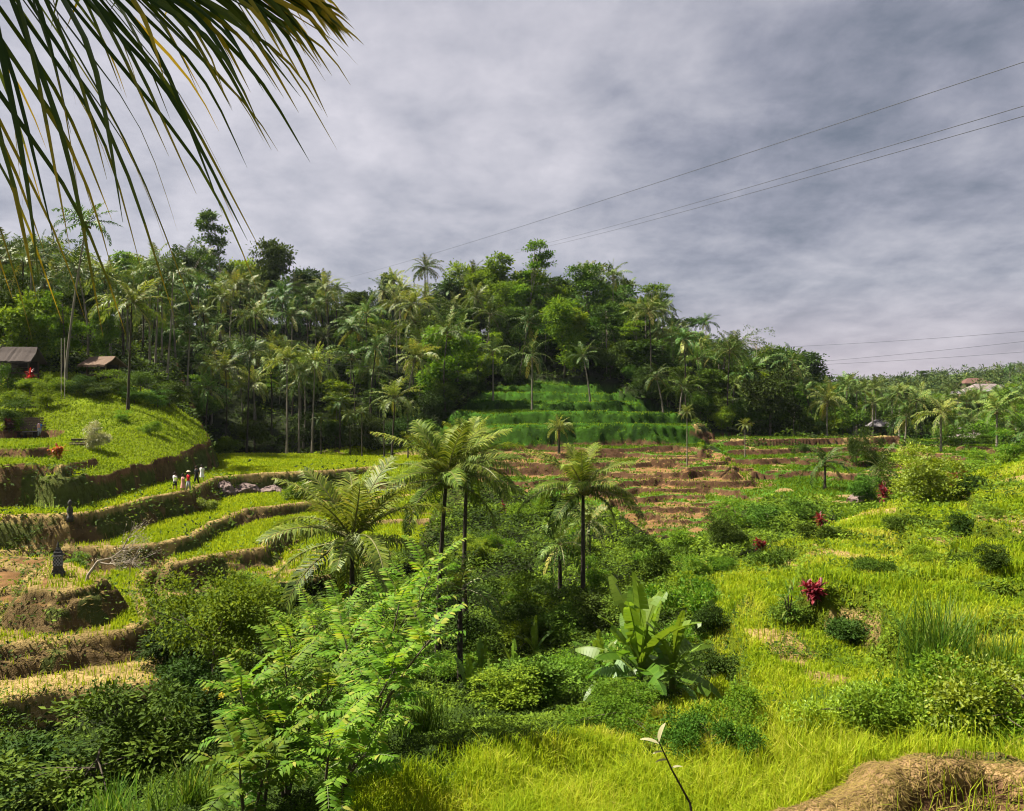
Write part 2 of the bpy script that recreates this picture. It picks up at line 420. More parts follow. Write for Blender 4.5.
mB = softmask(BROWN, 60, 135, 6); mL = softmask(LAWNT, 110, 180, 8); mR = softmask(MIDR, 75, 200, 8); mM = softmask(MEADOW, 9, 95, 25)
H += mB * fbm(GX / 1.6 + 4, GY / 1.6, 3) * .12
terrace(mR, .9, 1.0, .16, 5.3)
terrace(mM, 1.35, 2.4, .12, 2.2)

RIM = np.full(H.shape, 9.0)                  # distance to the nearest bund edge on its top


def pad(front, z, back, steep=3.2, rim=0.9, bund=0.12, wob=.5, cutmax=.9, und=0.0):
    """A flat field: its front edge as seen, its level, and the far corners (px, distance)."""
    global H, RIM
    pts = []
    for px, py in front:
        Y = -z * F / (py - CY); pts.append(((px - CX) / F * Y, Y))
    for px, Y in back: pts.append(((px - CX) / F * Y, Y))
    xs = [p[0] for p in pts]; ys = [p[1] for p in pts]
    sel = (GX > min(xs) - 6) & (GX < max(xs) + 6) & (GY > min(ys) - 6) & (GY < max(ys) + 6)
    x = GX[sel] + vnoise(GX[sel] / 2.5, GY[sel] / 2.5) * wob + vnoise(GX[sel] / .8 + 9, GY[sel] / .8) * wob * .3
    y = GY[sel] + vnoise(GX[sel] / 2.5 + 40, GY[sel] / 2.5) * wob + vnoise(GX[sel] / .8 + 70, GY[sel] / .8) * wob * .3
    ins = inpoly(x, y, pts); d = polydist(x, y, pts)
    d = np.where(ins, d, -d)
    o_ = np.maximum(-d, 0); nn = fbm(GX[sel] / 3.1 + 5 * z, GY[sel] / 3.1, 3)
    a_ = np.clip(.28 + .3 * nn, .05, .6); lw_ = np.clip(.42 + .8 * vnoise(GX[sel] / 4 + z, GY[sel] / 4), 0, .9)
    drop = np.where(o_ < a_, o_, np.where(o_ < a_ + lw_, a_ + .18 * (o_ - a_), o_ - lw_ * .82))
    h = z + und * fbm(GX[sel] / 8 + z, GY[sel] / 8, 2) - drop * steep + vnoise(x * 1.7, y * 1.7) * .09 + np.where(o_ > 0, fbm(x * 1.1, y * 1.1, 3) * .28 * sst(0, .5, o_), 0)
    h = h + bund * sst(0, .25, d) * (1 - sst(.5, .9, d))
    hs = H[sel]; up = h > hs
    hs2 = np.maximum(hs, h)
    # a field is cut into the slope behind it: flatten ground that lies a little above it
    cut = ins & (hs > z) & (hs < z + cutmax)
    hs2 = np.where(cut, h, hs2)
    H[sel] = hs2
    r = RIM[sel]; r = np.where((up | cut) & (d > -.1), np.where(d < rim, d, 9.0), r); RIM[sel] = r


# knoll on the left: its own sloping surface bounded by the earth bank
kf = tps_fit(KP, 1e-2)
ksel = (GX < -15) & (GY > 45) & (GY < 170)
kpoly = [(p[0], p[1]) for p in [W(-300, 470, 63), W(-40, 466, 63), W(0, 466, 62.5), W(60, 465, 64), W(95, 480, 66), W(130, 470, 75), W(170, 458, 86), W(200, 447, 97), W(211, 446, 101), W(200, 430, 112), W(186, 410, 126), W(176, 380, 145), W(170, 360, 160), W(-300, 360, 160)]]
kx = GX[ksel] + vnoise(GX[ksel] / 2, GY[ksel] / 2) * .9; ky = GY[ksel] + vnoise(GX[ksel] / 2 + 20, GY[ksel] / 2) * .9
ki = inpoly(kx, ky, kpoly); kd = polydist(kx, ky, kpoly); kd = np.where(ki, kd, -kd)
kh = tps_eval(kf, GX[ksel], GY[ksel]) + fbm(GX[ksel] / 5, GY[ksel] / 5) * .5
kh = kh - sst(118, 150, GY[ksel]) * 30 * 0 + np.minimum(kd, 0) * 2.6
KNOLL = np.zeros(H.shape)
hk = H[ksel]; KNOLL[ksel] = ((kh > hk) & (kd > -.2)).astype(float)
H[ksel] = np.where(GY[ksel] < 150, np.maximum(hk, kh), hk)
pad([(-60, 466), (0, 466), (45, 464), (62, 466)], -4.75, [(95, 72), (90, 76), (-60, 76)], 2.5)
pad([(-60, 450), (0, 449), (30, 449), (47, 448), (53, 441), (84, 436)], -3.85, [(92, 103), (-40, 103)], 2.2, rim=.5)

# fields of the left valley, lowest first (level below the camera)
pad([(-60, 770), (0, 752), (50, 727), (110, 716), (170, 712)], -14.0, [(230, 44), (-60, 44)], 2.4)
pad([(-60, 715), (0, 703), (60, 693), (110, 690), (165, 686)], -12.7, [(230, 46), (-60, 46)], 2.6)
pad([(-60, 655), (0, 648), (60, 641), (125, 633), (153, 618), (147, 602), (141, 587), (149, 573), (183, 561), (215, 553)], -11.5, [(260, 70), (-60, 70)], 2.4)
pad([(230, 600), (275, 587), (320, 577), (400, 570)], -12.2, [(430, 64), (230, 70)], 2.4)
pad([(170, 566), (205, 558), (235, 553), (262, 550), (271, 540), (290, 531), (335, 525), (400, 521), (440, 520)], -11.0, [(450, 80), (300, 90), (150, 75)], 2.6)
pad([(-60, 556), (0, 553), (50, 550), (75, 547)], -10.3, [(110, 64), (100, 68), (-60, 68)], 2.4)
pad([(60, 549), (120, 548), (165, 544), (196, 536), (214, 523), (250, 510), (300, 504), (345, 500), (420, 495), (470, 490)], -10.0, [(490, 95), (390, 112), (60, 75)], 2.8)
pad([(-80, 519), (0, 517), (75, 515), (100, 512), (150, 498), (190, 491), (216, 478), (260, 474), (330, 471), (392, 466), (428, 461)], -8.0, [(425, 127), (330, 131), (205, 134), (60, 100), (-80, 72)], 3.2)
# bare steps beside the shrine mound
pad([(-60, 610), (0, 607), (27, 603)], -11.05, [(40, 50), (-60, 52)], 2.2)
pad([(-60, 593), (0, 590), (27, 587), (36, 583)], -10.75, [(45, 52), (-60, 54)], 2.0)
pad([(-60, 567), (0, 564), (30, 571), (44, 580)], -10.5, [(60, 55), (-60, 56)], 1.8)
pad([(29, 588), (60, 591), (88, 586), (99, 579)], -9.65, [(88, 46.5), (72, 49.5), (52, 49), (36, 46)], 1.7, rim=2.5, bund=0)
# the bare brown benches of the middle distance and the deep green ones above them
for z_, y_, a_, b_ in [(-11.6, 524, 642, 708), (-11.0, 513, 612, 722), (-10.3, 501, 560, 742), (-9.6, 490, 512, 770), (-8.9, 480, 500, 752), (-8.2, 471, 494, 732), (-7.5, 463, 486, 724), (-6.9, 455, 482, 694), (-6.2, 447.5, 486, 702)]:
    xs_ = np.linspace(a_, b_, 9)
    fr = [(x, y_ + 2.6 * vnoise(x / 34 + z_ * 3, z_ * 2.7) * 2 + 1.6 * vnoise(x / 11 + z_, z_)) for x in xs_]
    Yf = -z_ * F / (y_ - CY)
    pad(fr, z_, [(b_ + 4, Yf + 12), (a_ - 4, Yf + 12)], 1.9, rim=.7, bund=.1, wob=.9, cutmax=1.6, und=.28)
for k in range(16):
    y_ = [534, 529, 527, 521, 519, 516, 508, 506, 503, 496, 494, 486, 484, 475, 467, 459][k]; w_ = random.uniform(16, 46)
    m_ = random.uniform(655, 712) if y_ > 500 else random.uniform(560, 735)
    z_ = -np.interp(y_, [447.5, 455, 463, 471, 480, 490, 501, 513, 524, 536], [6.2, 6.9, 7.5, 8.2, 8.9, 9.6, 10.3, 11.0, 11.6, 12.1]) + .12
    fr = [(x, y_ + 5 * vnoise(x / 16 + k * 3, k * 1.7)) for x in np.linspace(m_ - w_, m_ + w_, 7)]
    Yf = -z_ * F / (y_ - CY)
    pad(fr, float(z_), [(m_ + w_ * .8, Yf + 3), (m_ - w_ * .8, Yf + 3)], 1.6, rim=.4, bund=.05, wob=1.0)
for z_, pts_ in [(-3.45, [(466, 127), (515, 126), (560, 125.5), (610, 127), (650, 127), (694, 131), (706, 141), (690, 150), (440, 150), (446, 134)]),
                 (-1.3, [(458, 139), (500, 136), (545, 137), (590, 136), (625, 137.5), (650, 141), (676, 147), (664, 160), (440, 160)]),
                 (.7, [(462, 149), (500, 146), (540, 147.5), (580, 145.5), (618, 148), (640, 153), (640, 168), (455, 168)]),
                 (2.4, [(470, 156), (505, 155), (545, 154), (590, 157), (622, 160), (625, 172), (460, 172)]),
                 (4.3, [(482, 164), (520, 162), (560, 164), (600, 163), (612, 176), (480, 176)]),
                 (6.3, [(492, 171), (530, 170), (575, 170), (600, 184), (490, 184)])]:
    pad([], z_, pts_, 1.15, rim=1.5, bund=.25, wob=2.6, cutmax=2.2, und=.75)
# long straight bunds of the far middle
pad([(690, 441), (760, 440), (872, 438)], -5.8, [(900, 152), (690, 152)], 2.5, rim=2.0)
pad([(750, 450), (800, 449), (875, 447)], -6.9, [(890, 140), (740, 140)], 2.5, rim=1.6)
pad([(900, 451), (960, 448)], -7.0, [(965, 140), (900, 140)], 2.2, rim=3)
pad([(920, 462), (985, 459)], -7.8, [(990, 125), (920, 122)], 2.2, rim=1)

# near bund at the lower right: a rounded earth ridge trodden as a path
crest = [W(740, 860, 5.5), W(825, 818, 6.1), W(872, 786, 6.6), W(918, 764, 7.1), W(965, 758, 7.25), W(1024, 766, 7.0), W(1200, 785, 6.8)]
cl = [(p[0], p[1]) for p in crest]
s7 = (RR < 13)
dx = GX[s7] + vnoise(GX[s7] * 3, GY[s7] * 3) * .16; dy = GY[s7] + vnoise(GX[s7] * 3 + 9, GY[s7] * 3) * .16
cd = polydist(dx, dy, cl, False)
NEARB = np.full(H.shape, 9.0); NEARB[s7] = cd
ch = -3.12 - .5 * sst(.05, .8, cd) - .09 * np.exp(-((cd - .33) / .07) ** 2) - .05 * sst(.9, 2.5, cd) + fbm(GX[s7] * 2.2, GY[s7] * 2.2, 4) * .11 + fbm(GX[s7] * 9, GY[s7] * 9, 2) * .03
H[s7] = np.where(cd < 2.2, np.maximum(H[s7], ch), H[s7])

# slope, then the ground cover of every point
dHr = np.gradient(H, axis=1) / np.gradient(RR, axis=1)
dHt = np.gradient(H, axis=0) / (np.gradient(TH, axis=0) * RR)
SL = np.hypot(dHr, dHt)
PX, PY = proj(GX, GY, H)
nz1 = fbm(GX / 6 + 3, GY / 6); nz2 = fbm(GX / 1.3, GY / 1.3 + 8, 3)
GULLY = [(-80, 900), (-80, 745), (60, 725), (160, 690), (165, 640), (160, 600), (240, 585), (330, 580), (430, 540), (480, 490), (560, 500), (640, 520), (690, 545), (720, 505), (800, 500), (835, 515), (835, 540), (760, 556), (715, 590), (700, 640), (730, 668), (650, 725), (520, 742), (430, 752), (370, 811), (350, 900)]
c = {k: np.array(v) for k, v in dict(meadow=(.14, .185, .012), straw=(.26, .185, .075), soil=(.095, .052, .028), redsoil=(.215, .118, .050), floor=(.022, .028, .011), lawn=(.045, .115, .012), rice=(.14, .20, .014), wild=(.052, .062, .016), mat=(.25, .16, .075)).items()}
ALB = np.empty(H.shape + (3,)); ALB[:] = c['wild']
GR = np.zeros(H.shape)       # meadow grass cover
RI = np.zeros(H.shape)       # rice cover
LA = np.zeros(H.shape)       # short lawn cover
DR = np.zeros(H.shape)       # dry hanging grass
UG = np.zeros(H.shape)       # leafy undergrowth


def paint(mask, col):
    ALB[mask] = c[col]


far = GY > 120
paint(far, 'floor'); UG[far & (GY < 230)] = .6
me = inpoly(PX, PY, MEADOW) & (GY < 100)
near = (RR < 14) & (TH > -.2)
me |= near
paint(me, 'meadow'); GR[me] = 1
leftnear = (GY < 30) & ~me
UG[leftnear] = 1
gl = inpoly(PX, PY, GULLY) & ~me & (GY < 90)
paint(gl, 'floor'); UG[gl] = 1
mid = inpoly(PX, PY, MIDR) & (GY > 75) & (GY < 230)
paint(mid, 'lawn'); LA[mid] = .8; UG[mid] = 0
st = mid & (nz1 > .42); ALB[st] = c['straw'] * .7; LA[st] = .12
br = inpoly(PX, PY, BROWN) & (GY > 60) & (GY < 135)
paint(br, 'redsoil'); UG[br] = 0
DR[br] = .3
st = br & (SL < .25) & (nz1 > .05); ALB[st] = c['straw'] * .6; DR[st] = .5
st = br & (SL < .3) & (nz2 + nz1 > .12); ALB[st] = c['lawn'] * 1.1; LA[st] = .7
eg = br & (RIM < .75) & (nz1 > -.45); ALB[eg] = np.where((nz1[eg] > .05)[:, None], c['lawn'] * 1.3, c['straw'] * .8); LA[eg] = .6; DR[eg] = .5
eg = mid & (EDGE > .5) & (nz1 > .1); ALB[eg] = c['straw'] * .8; DR[eg] = .6
ln = inpoly(PX, PY, LAWNT) & (GY > 110) & (GY < 182)
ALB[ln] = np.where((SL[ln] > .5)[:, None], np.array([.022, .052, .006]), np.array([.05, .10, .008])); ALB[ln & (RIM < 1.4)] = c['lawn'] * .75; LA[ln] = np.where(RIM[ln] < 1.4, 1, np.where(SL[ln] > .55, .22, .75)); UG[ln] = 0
kn = KNOLL > .5
paint(kn & (GY < 118), 'lawn'); UG[kn] = 0; LA[kn & (GY < 122)] = 1
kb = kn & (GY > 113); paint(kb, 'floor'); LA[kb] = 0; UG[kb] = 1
kg = kn & (GY < 113); ALB[kg] = c['meadow'] * .8
bare = kn & (SL > 1.1); ALB[bare] = c['soil'] * 1.35; LA[bare] = .15; DR[bare] = .5
left = (GX < -8) & (GY > 31) & (GY < 136) & ~kn & ~gl & ~br & ~ln
padtop = left & (RIM < 8.9)
flat = left & (SL < .3) & (PX < 450)
lowf = flat & (H < -12.2); paint(lowf, 'straw'); DR[lowf] = .25; RI[lowf] = .12
ric = flat & (H >= -12.2); paint(ric, 'rice'); RI[ric] = 1; UG[flat] = 0
dryp = flat & (PX < 110) & (H < -9.5) & (H >= -12.2); ALB[dryp] = c['straw'] * .9; RI[dryp] = .3; DR[dryp] = .3
redp = left & (PX < 48) & (PY > 556) & (PY < 612) & (H > -11.3); ALB[redp] = c['redsoil'] * .75; RI[redp] = 0; DR[redp] = 0
ris = left & (SL >= .3) & (PX < 460)
ALB[ris] = np.where((nz2[ris] + nz1[ris] > 0)[:, None], c['wild'] * 1.1, np.array([.115, .078, .036])); DR[ris] = .6; UG[ris] = np.where(nz1[ris] > -.15, .55, .12); RI[ris] = 0
rt = left & (RIM < .55 + .35 * nz2); ALB[rt] = c['straw']; RI[rt] = np.where(nz2[rt] > .25, .5, .1); DR[rt] = np.where(nz2[rt] > -.1, .75, .15)
gap = (GY > 45) & (GY < 122) & (PX > 640) & ~me & ~mid & ~br & ~ln & ~gl; paint(gap, 'lawn'); LA[gap] = .9; UG[gap] = .35
# the long bright path bund and the far bunds
fb = (RIM < 3.2) & (GY > 105) & (PX > 650) & ~ln & ~br; paint(fb, 'straw'); LA[fb] = 0; UG[fb] = 0
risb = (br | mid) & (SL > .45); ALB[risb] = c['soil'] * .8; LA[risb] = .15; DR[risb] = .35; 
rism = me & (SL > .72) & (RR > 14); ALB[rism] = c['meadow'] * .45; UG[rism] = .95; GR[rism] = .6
egm = me & (EDGE > .5) & (RR > 16) & (nz2 > .1); UG[egm] = .35
tuf = me & (RR > 13) & (fbm(GX / 1.9 + 60, GY / 1.9, 3) > .42); UG[tuf] = .8; GR[tuf] = .5
stub = np.zeros(H.shape, bool)
for pl in ([(752, 634), (788, 628), (806, 652), (800, 668), (772, 664)], [(818, 617), (868, 611), (874, 636), (836, 643)], [(790, 668), (850, 680), (820, 690)]):
    stub |= inpoly(PX + nz2 * 34, PY + nz1 * 14 + nz2 * 10, pl) & me & (GY > 15)
paint(stub, 'straw'); GR[stub] = .22; DR[stub] = 1; UG[stub] = 0
stub2 = me & (RR > 24) & (nz1 > .31) & (SL < .45); paint(stub2, 'straw'); GR[stub2] = .3; DR[stub2] = .8
for px_, Y_, w_ in [(967, 42, 2.4), (990, 27, 1.5), (888, 28, 1.4), (995, 41, 1.2), (905, 47, 2.6), (845, 24, 2.0), (870, 34, 1.8), (765, 47, 3), (820, 52, 3.2), (968, 30, 1.8), (925, 36, 2), (708, 30, 2), (958, 59, 3), (789, 27, 1.6), (816, 32.5, 1.5)]:
    dd_ = np.hypot(GX - (px_ - CX) / F * Y_, (GY - Y_) * .7) + nz2 * w_ * .9
    k_ = (dd_ < w_) & me; UG[k_] = np.maximum(UG[k_], .4); GR[k_] *= .75
mat = NEARB < .5; ALB[mat] = c['mat']; GR[mat] = 0.0; DR[mat] = 1; UG[mat] = 0
frontm = (NEARB >= .26) & (NEARB < 2.2) & (GY < np.interp(GX, [p[0] for p in cl], [p[1] for p in cl])) & (RR < 10)
ALB[frontm] = c['soil'] * .9; GR[frontm] = np.where(nz2[frontm] > -.05, .4, .05); DR[frontm] = .5; UG[frontm] = np.where(nz2[frontm] > .02, .9, .05)
crp = inpoly(PX, PY, [(840, 752), (1200, 775), (1200, 650), (960, 695), (880, 690), (840, 715)]) & (GY < 14) & (GY > 7); GR[crp] = .12; ALB[crp] = c['wild']
empt = (GR + RI + LA + DR + UG < .05) & (GY > 9) & (GY < 225) & ~br & ~redp & ~frontm; UG[empt] = .85
ALB *= (1 + .5 * nz2 + .4 * nz1)[..., None]
ALB = np.clip(ALB, .006, .6)


def grid_mesh():
    nt_, nr_ = H.shape
    v = np.stack([GX, GY, H], -1).reshape(-1, 3)
    i = np.arange(nt_ - 1)[:, None] * nr_ + np.arange(nr_ - 1)[None, :]
    q = np.stack([i, i + nr_, i + nr_ + 1, i + 1], -1).reshape(-1, 4)
    mb = MB(); mb.add(v, q)
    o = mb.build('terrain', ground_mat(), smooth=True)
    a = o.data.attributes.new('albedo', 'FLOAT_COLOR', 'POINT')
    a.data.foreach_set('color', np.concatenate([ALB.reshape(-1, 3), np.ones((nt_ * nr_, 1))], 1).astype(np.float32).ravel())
    return tag(o, 'terraced green and brown valley ground with earth banks', 'ground', kind='structure')


terrain = grid_mesh()
ths_r = np.radians(ths)


def gidx(X, Y):
    t = np.arctan2(X, Y); r = np.hypot(X, Y)
    ti = np.clip(np.searchsorted(ths_r, t) - 1, 0, len(ths_r) - 2); ri = np.clip(np.searchsorted(rs, r) - 1, 0, len(rs) - 2)
    return ti, ri, np.clip((t - ths_r[ti]) / (ths_r[ti + 1] - ths_r[ti]), 0, 1), np.clip((r - rs[ri]) / (rs[ri + 1] - rs[ri]), 0, 1)


def gz(X, Y):
    ti, ri, a, b = gidx(np.asarray(X, float), np.asarray(Y, float))
    return (H[ti, ri] * (1 - a) + H[ti + 1, ri] * a) * (1 - b) + (H[ti, ri + 1] * (1 - a) + H[ti + 1, ri + 1] * a) * b


def spot(px, Y):
    x = (px - CX) / F * Y
    return np.array([x, Y, float(gz(x, Y))])


def hit(px, py, y0=4.0, y1=400.0):
    """first ground point met along a direction"""
    Y = np.geomspace(y0, y1, 3000); X = (px - CX) / F * Y
    below = (CY - py) / F * Y <= gz(X, Y)
    i = int(np.argmax(below)) if below.any() else len(Y) - 1
    return np.array([X[i], Y[i], float(gz(X[i], Y[i]))])


# ------------------------------------------------------------------ ground cover (nobody could count it)
def sample(n, r0, r1, t0=-38, t1=38, pw=0.0):
    t = np.radians(rng.uniform(t0, t1, n))
    u = rng.random(n)
    r = np.exp(np.log(r0) + u * (np.log(r1) - np.log(r0)))
    X = np.sin(t) * r; Y = np.cos(t) * r
    return X, Y, r


def cover(X, Y, A):
    ti, ri, a, b = gidx(X, Y)
    return A[ti + (a > .5), ri + (b > .5)]


def blades(name, mat, n, cov, r0, r1, hgt, wid, tint, label, cat, lean=.35, flat=False, t0=-38, t1=38, extra=None):
    X, Y, r = sample(n, r0, r1, t0, t1)
    k = rng.random(len(X)) < cover(X, Y, cov)
    if extra is not None: k &= extra(X, Y)
    X, Y, r = X[k], Y[k], r[k]
    Z = gz(X, Y)
    h = hgt(X, Y, r) * rng.uniform(.55, 1.25, len(X)); w = wid(r)
    a = rng.uniform(0, 2 * PI, len(X))
    d = np.stack([np.cos(a), np.sin(a), np.zeros_like(a)], -1)
    lam = np.abs(rng.normal(0, lean, len(X)))
    base = np.stack([X, Y, Z - .02], -1)
    if flat:
        up = np.stack([np.zeros_like(h), np.zeros_like(h), rng.uniform(-.15, .35, len(h))], -1)
        mid = base + (d * .5 + up * .6) * h[:, None]; tip = base + (d + up * .8) * h[:, None]
        mid[:, 2] = np.maximum(mid[:, 2], gz(mid[:, 0], mid[:, 1]) + .01); tip[:, 2] = np.maximum(tip[:, 2], gz(tip[:, 0], tip[:, 1]) + .005)
        base[:, 2] += .025
    else:
        mid = base + np.stack([np.zeros_like(h), np.zeros_like(h), h * .6], -1) + d * (h * lam * .35)[:, None]
        tip = mid + np.stack([np.zeros_like(h), np.zeros_like(h), h * .4 * (1 - np.clip(lam, 0, 1) * .7)], -1) + d * (h * lam * .9)[:, None]
    s = np.stack([-d[:, 1], d[:, 0], np.zeros_like(a)], -1) * (w * .5)[:, None]
    v = np.stack([base - s, base + s, mid + s * .8, mid - s * .8, tip], 1).reshape(-1, 3)
    i = np.arange(len(X)) * 5
    ti = np.clip(tint(X, Y, r, len(X)), 0, 1)
    mb = MB(); mb.add(v, np.stack([i, i + 1, i + 2, i + 3], -1), None, ti)
    mb.n = 0; mb.add(np.zeros((0, 3)), None, np.stack([i + 3, i + 2, i + 4], -1), np.clip(ti + .06, 0, 1))
    o = mb.build(name, mat)
    return tag(o, label, cat, kind='stuff')


wpx = lambda r: np.maximum(.006, r * .0011)
blades('grass', M['grass'], 420000, GR, 5.5, 100, lambda X, Y, r: (.34 + .3 * np.clip(fbm(X / 2.5, Y / 2.5, 2), -.5, .8)) * np.clip(r / 14, .75, 1.0), wpx,
       lambda X, Y, r, n: .42 + .45 * fbm(X / 4 + 9, Y / 4, 3) + .25 * fbm(X / .7, Y / .7, 2) + rng.normal(0, .12, n), 'long yellow green grass covering the near right slope', 'grass', t0=-14, t1=40, lean=.5)
blades('rice', M['rice'], 330000, RI, 30, 140, lambda X, Y, r: np.full(len(X), .30), lambda r: np.maximum(.02, r * .0011),
       lambda X, Y, r, n: .5 + .35 * fbm(X / 5, Y / 5, 3) + rng.normal(0, .16, n), 'young rice growing on the flooded terrace fields', 'rice', t0=-38, t1=2, lean=.25)
blades('lawn_grass', M['lawn'], 300000, LA, 60, 185, lambda X, Y, r: np.full(len(X), .28), lambda r: np.maximum(.02, r * .0012),
       lambda X, Y, r, n: np.where((X < -25) & (Y < 120), .9, np.where((Y > 118) & (X < 32), 0.13 + .6 * (cover(X, Y, RIM) < .85) - .13 * (cover(X, Y, SL) > .5), .5)) + .45 * fbm(X / 6, Y / 6, 3) + rng.normal(0, .14, n), 'short green grass on the knoll and the farther terraces', 'grass', t0=-38, t1=34, lean=.4)
blades('dry_grass', M['dry_grass'], 420000, DR, 5.2, 135, lambda X, Y, r: np.clip(.045 + r * .0062, .08, .5), lambda r: np.maximum(.004, r * .0009),
       lambda X, Y, r, n: np.where(cover(X, Y, SL) > .6, .22, np.where(r < 9, .30, .46)) + .45 * fbm(X / 2, Y / 2, 3) + rng.normal(0, .15, n), 'dry straw coloured grass on bunds and banks', 'dry grass', lean=.8, flat=True)


def undergrowth(n, r0, r1):
    X, Y, r = sample(n, r0, r1, -38, 38)
    k = rng.random(len(X)) < cover(X, Y, UG)
    X, Y, r = X[k], Y[k], r[k]
    m = 9
    X = np.repeat(X, m) + rng.normal(0, .22, len(X) * m) * np.repeat(np.clip(r / 25, .5, 3), m)
    Y = np.repeat(Y, m) + rng.normal(0, .22, len(Y) * m) * np.repeat(np.clip(r / 25, .5, 3), m)
    r = np.repeat(r, m)
    k = cover(X, Y, UG) > .05
    X, Y, r = X[k], Y[k], r[k]
    hgt = np.clip(.35 + .9 * fbm(X / 3, Y / 3, 3), .1, 1.2) * np.clip(r / 25, .55, 2.2) * np.where(cover(X, Y, UG) < .5, .35, 1)
    u = rng.random(len(X)) ** .6
    C = np.stack([X, Y, gz(X, Y) + hgt * u], -1)
    a = rng.uniform(0, 2 * PI, len(X))
    A = np.stack([np.cos(a), np.sin(a), rng.normal(.1, .5, len(X))], -1)
    N = np.stack([rng.normal(0, .5, len(X)), rng.normal(-.15, .5, len(X)), np.ones(len(X))], -1)
    L = np.clip(r * .0045, .05, .55) * rng.uniform(.6, 1.4, len(X))
    ti = np.clip(np.where(Y < 95, np.where(X > 7, .68, .50), .34) + .6 * fbm(X / 2.5 + 31, Y / 2.5, 3) + rng.normal(0, .15, len(X)), 0, 1)
    mb = MB(); cards(mb, C, A, N, L, L * .5, ti, fold=.12)
    return tag(mb.build('undergrowth', M['undergrowth']), 'tangled leafy undergrowth filling the gully and forest floor', 'undergrowth', kind='stuff')


undergrowth(115000, 5.5, 225)

# ------------------------------------------------------------------ palms
def frond_pts(L, e0, bend, K=14):
    s = np.linspace(0, 1, K); e = e0 - bend * s ** 1.25
    ds = L / (K - 1)
    x = np.concatenate([[0], np.cumsum(np.cos(e[:-1]) * ds)]); z = np.concatenate([[0], np.cumsum(np.sin(e[:-1]) * ds)])
    return s, e, x, z


def frond(mb, L, e0, bend, n, lw, az=0.0, leafL=.85, roll=0.0, tint=.4, tvar=.12, droop=.5, rsides=3, base=(0, 0, 0), mleaf=0, mrib=1, side=.85):
    s, e, x, z = frond_pts(L, e0, bend)
    si = np.linspace(.13, 1, n)
    si = np.repeat(si, 2); sg = np.tile([1., -1.], n)
    si = np.clip(si + rng.normal(0, .3 / n, len(si)), 0.1, 1)
    px_ = np.interp(si, s, x); pz_ = np.interp(si, s, z); ei = np.interp(si, s, e)
    T = np.stack([np.cos(ei), 0 * ei, np.sin(ei)], -1); U = np.stack([-np.sin(ei), 0 * ei, np.cos(ei)], -1); S = np.zeros_like(T); S[:, 1] = 1
    cr, sr = np.cos(roll), np.sin(roll)
    S2 = S * cr + U * sr; U2 = U * cr - S * sr
    l = leafL * np.clip(np.sin(PI * (.10 + .86 * si)), .12, 1) ** .6 * rng.uniform(.85, 1.1, len(si))
    fw = .35 + .55 * si + rng.normal(0, .08, len(si))
    d0 = nrm(T * fw[:, None] + S2 * (sg * side)[:, None] + U2 * rng.uniform(-.05, .3, len(si))[:, None])
    p0 = np.stack([px_, 0 * px_, pz_], -1)
    p1 = p0 + d0 * (l * .5)[:, None]
    g = np.clip(droop + rng.normal(0, .12, len(si)), 0, 1)
    d1 = nrm(d0 * (1 - g)[:, None] + np.array([0, 0, -1.]) * g[:, None])
    p2 = p1 + d1 * (l * .5)[:, None]
    Wv = nrm(T - d0 * (T * d0).sum(-1, keepdims=True)) * (lw * .5)
    v = np.stack([p0 - Wv * .6, p0 + Wv * .6, p1 + Wv, p1 - Wv, p2], 1).reshape(-1, 3)
    i = np.arange(len(si)) * 5
    ti = np.clip(tint + rng.normal(0, tvar, len(si)), 0, 1)
    c_, s_ = math.cos(az), math.sin(az)
    Rm = np.array([[c_, s_, 0], [-s_, c_, 0], [0, 0, 1]])
    b = np.asarray(base, float)
    n0 = mb.n
    mb.add(v @ Rm + b, np.stack([i, i + 1, i + 2, i + 3], -1), None, ti, mleaf)
    mb.n = n0; mb.add(np.zeros((0, 3)), None, np.stack([i + 3, i + 2, i + 4], -1), np.clip(ti + .1, 0, 1), mleaf); mb.n = n0 + len(v)
    tube(mb, np.stack([x, 0 * x, z], -1) @ Rm + b, np.linspace(.055, .012, len(x)) * (L / 4), rsides, .5, mrib, cap=False)


def crown_far(seed, nf=22, L=4.0, n=17, lw=.13, tint=.4, old=.5, dry=1):
    global rng
    keep = rng; rng = np.random.default_rng(seed)
    mb = MB(); ga = 2.399963
    for k in range(nf):
        t = k / (nf - 1)                          # 0 young upright -> 1 old drooping
        e0 = R(84 - 98 * t ** .8) + rng.normal(0, .14)
        bend = .75 + .9 * t + rng.normal(0, .2)
        frond(mb, L * rng.uniform(.85, 1.08) * (.75 + .3 * min(1, t * 2.5)), e0, bend, n, lw, az=k * ga + rng.normal(0, .2), leafL=L * .20, roll=rng.normal(0, .4),
              tint=np.clip(tint + .22 * (1 - t) - .1 + rng.normal(0, .07), 0, 1), droop=.3 + .4 * t)
    for k in range(dry):
        frond(mb, L * .8, R(-35), .7, n, lw, az=rng.uniform(0, 6.28), leafL=L * .17, tint=.95, droop=.7)
    for k in range(7):
        a = rng.uniform(0, 6.28)
        p = np.array([math.cos(a) * .32, math.sin(a) * .32, -.25 - rng.random() * .35])
        tube(mb, [p + [0, 0, .13], p + [0, 0, .06], p - [0, 0, .06], p - [0, 0, .14]], [.03, .12, .12, .03], 5, .5, 2)
    me = mb.mesh('crown', [M['palm'], M['rachis'], M['coconut']])
    rng = keep
    return me


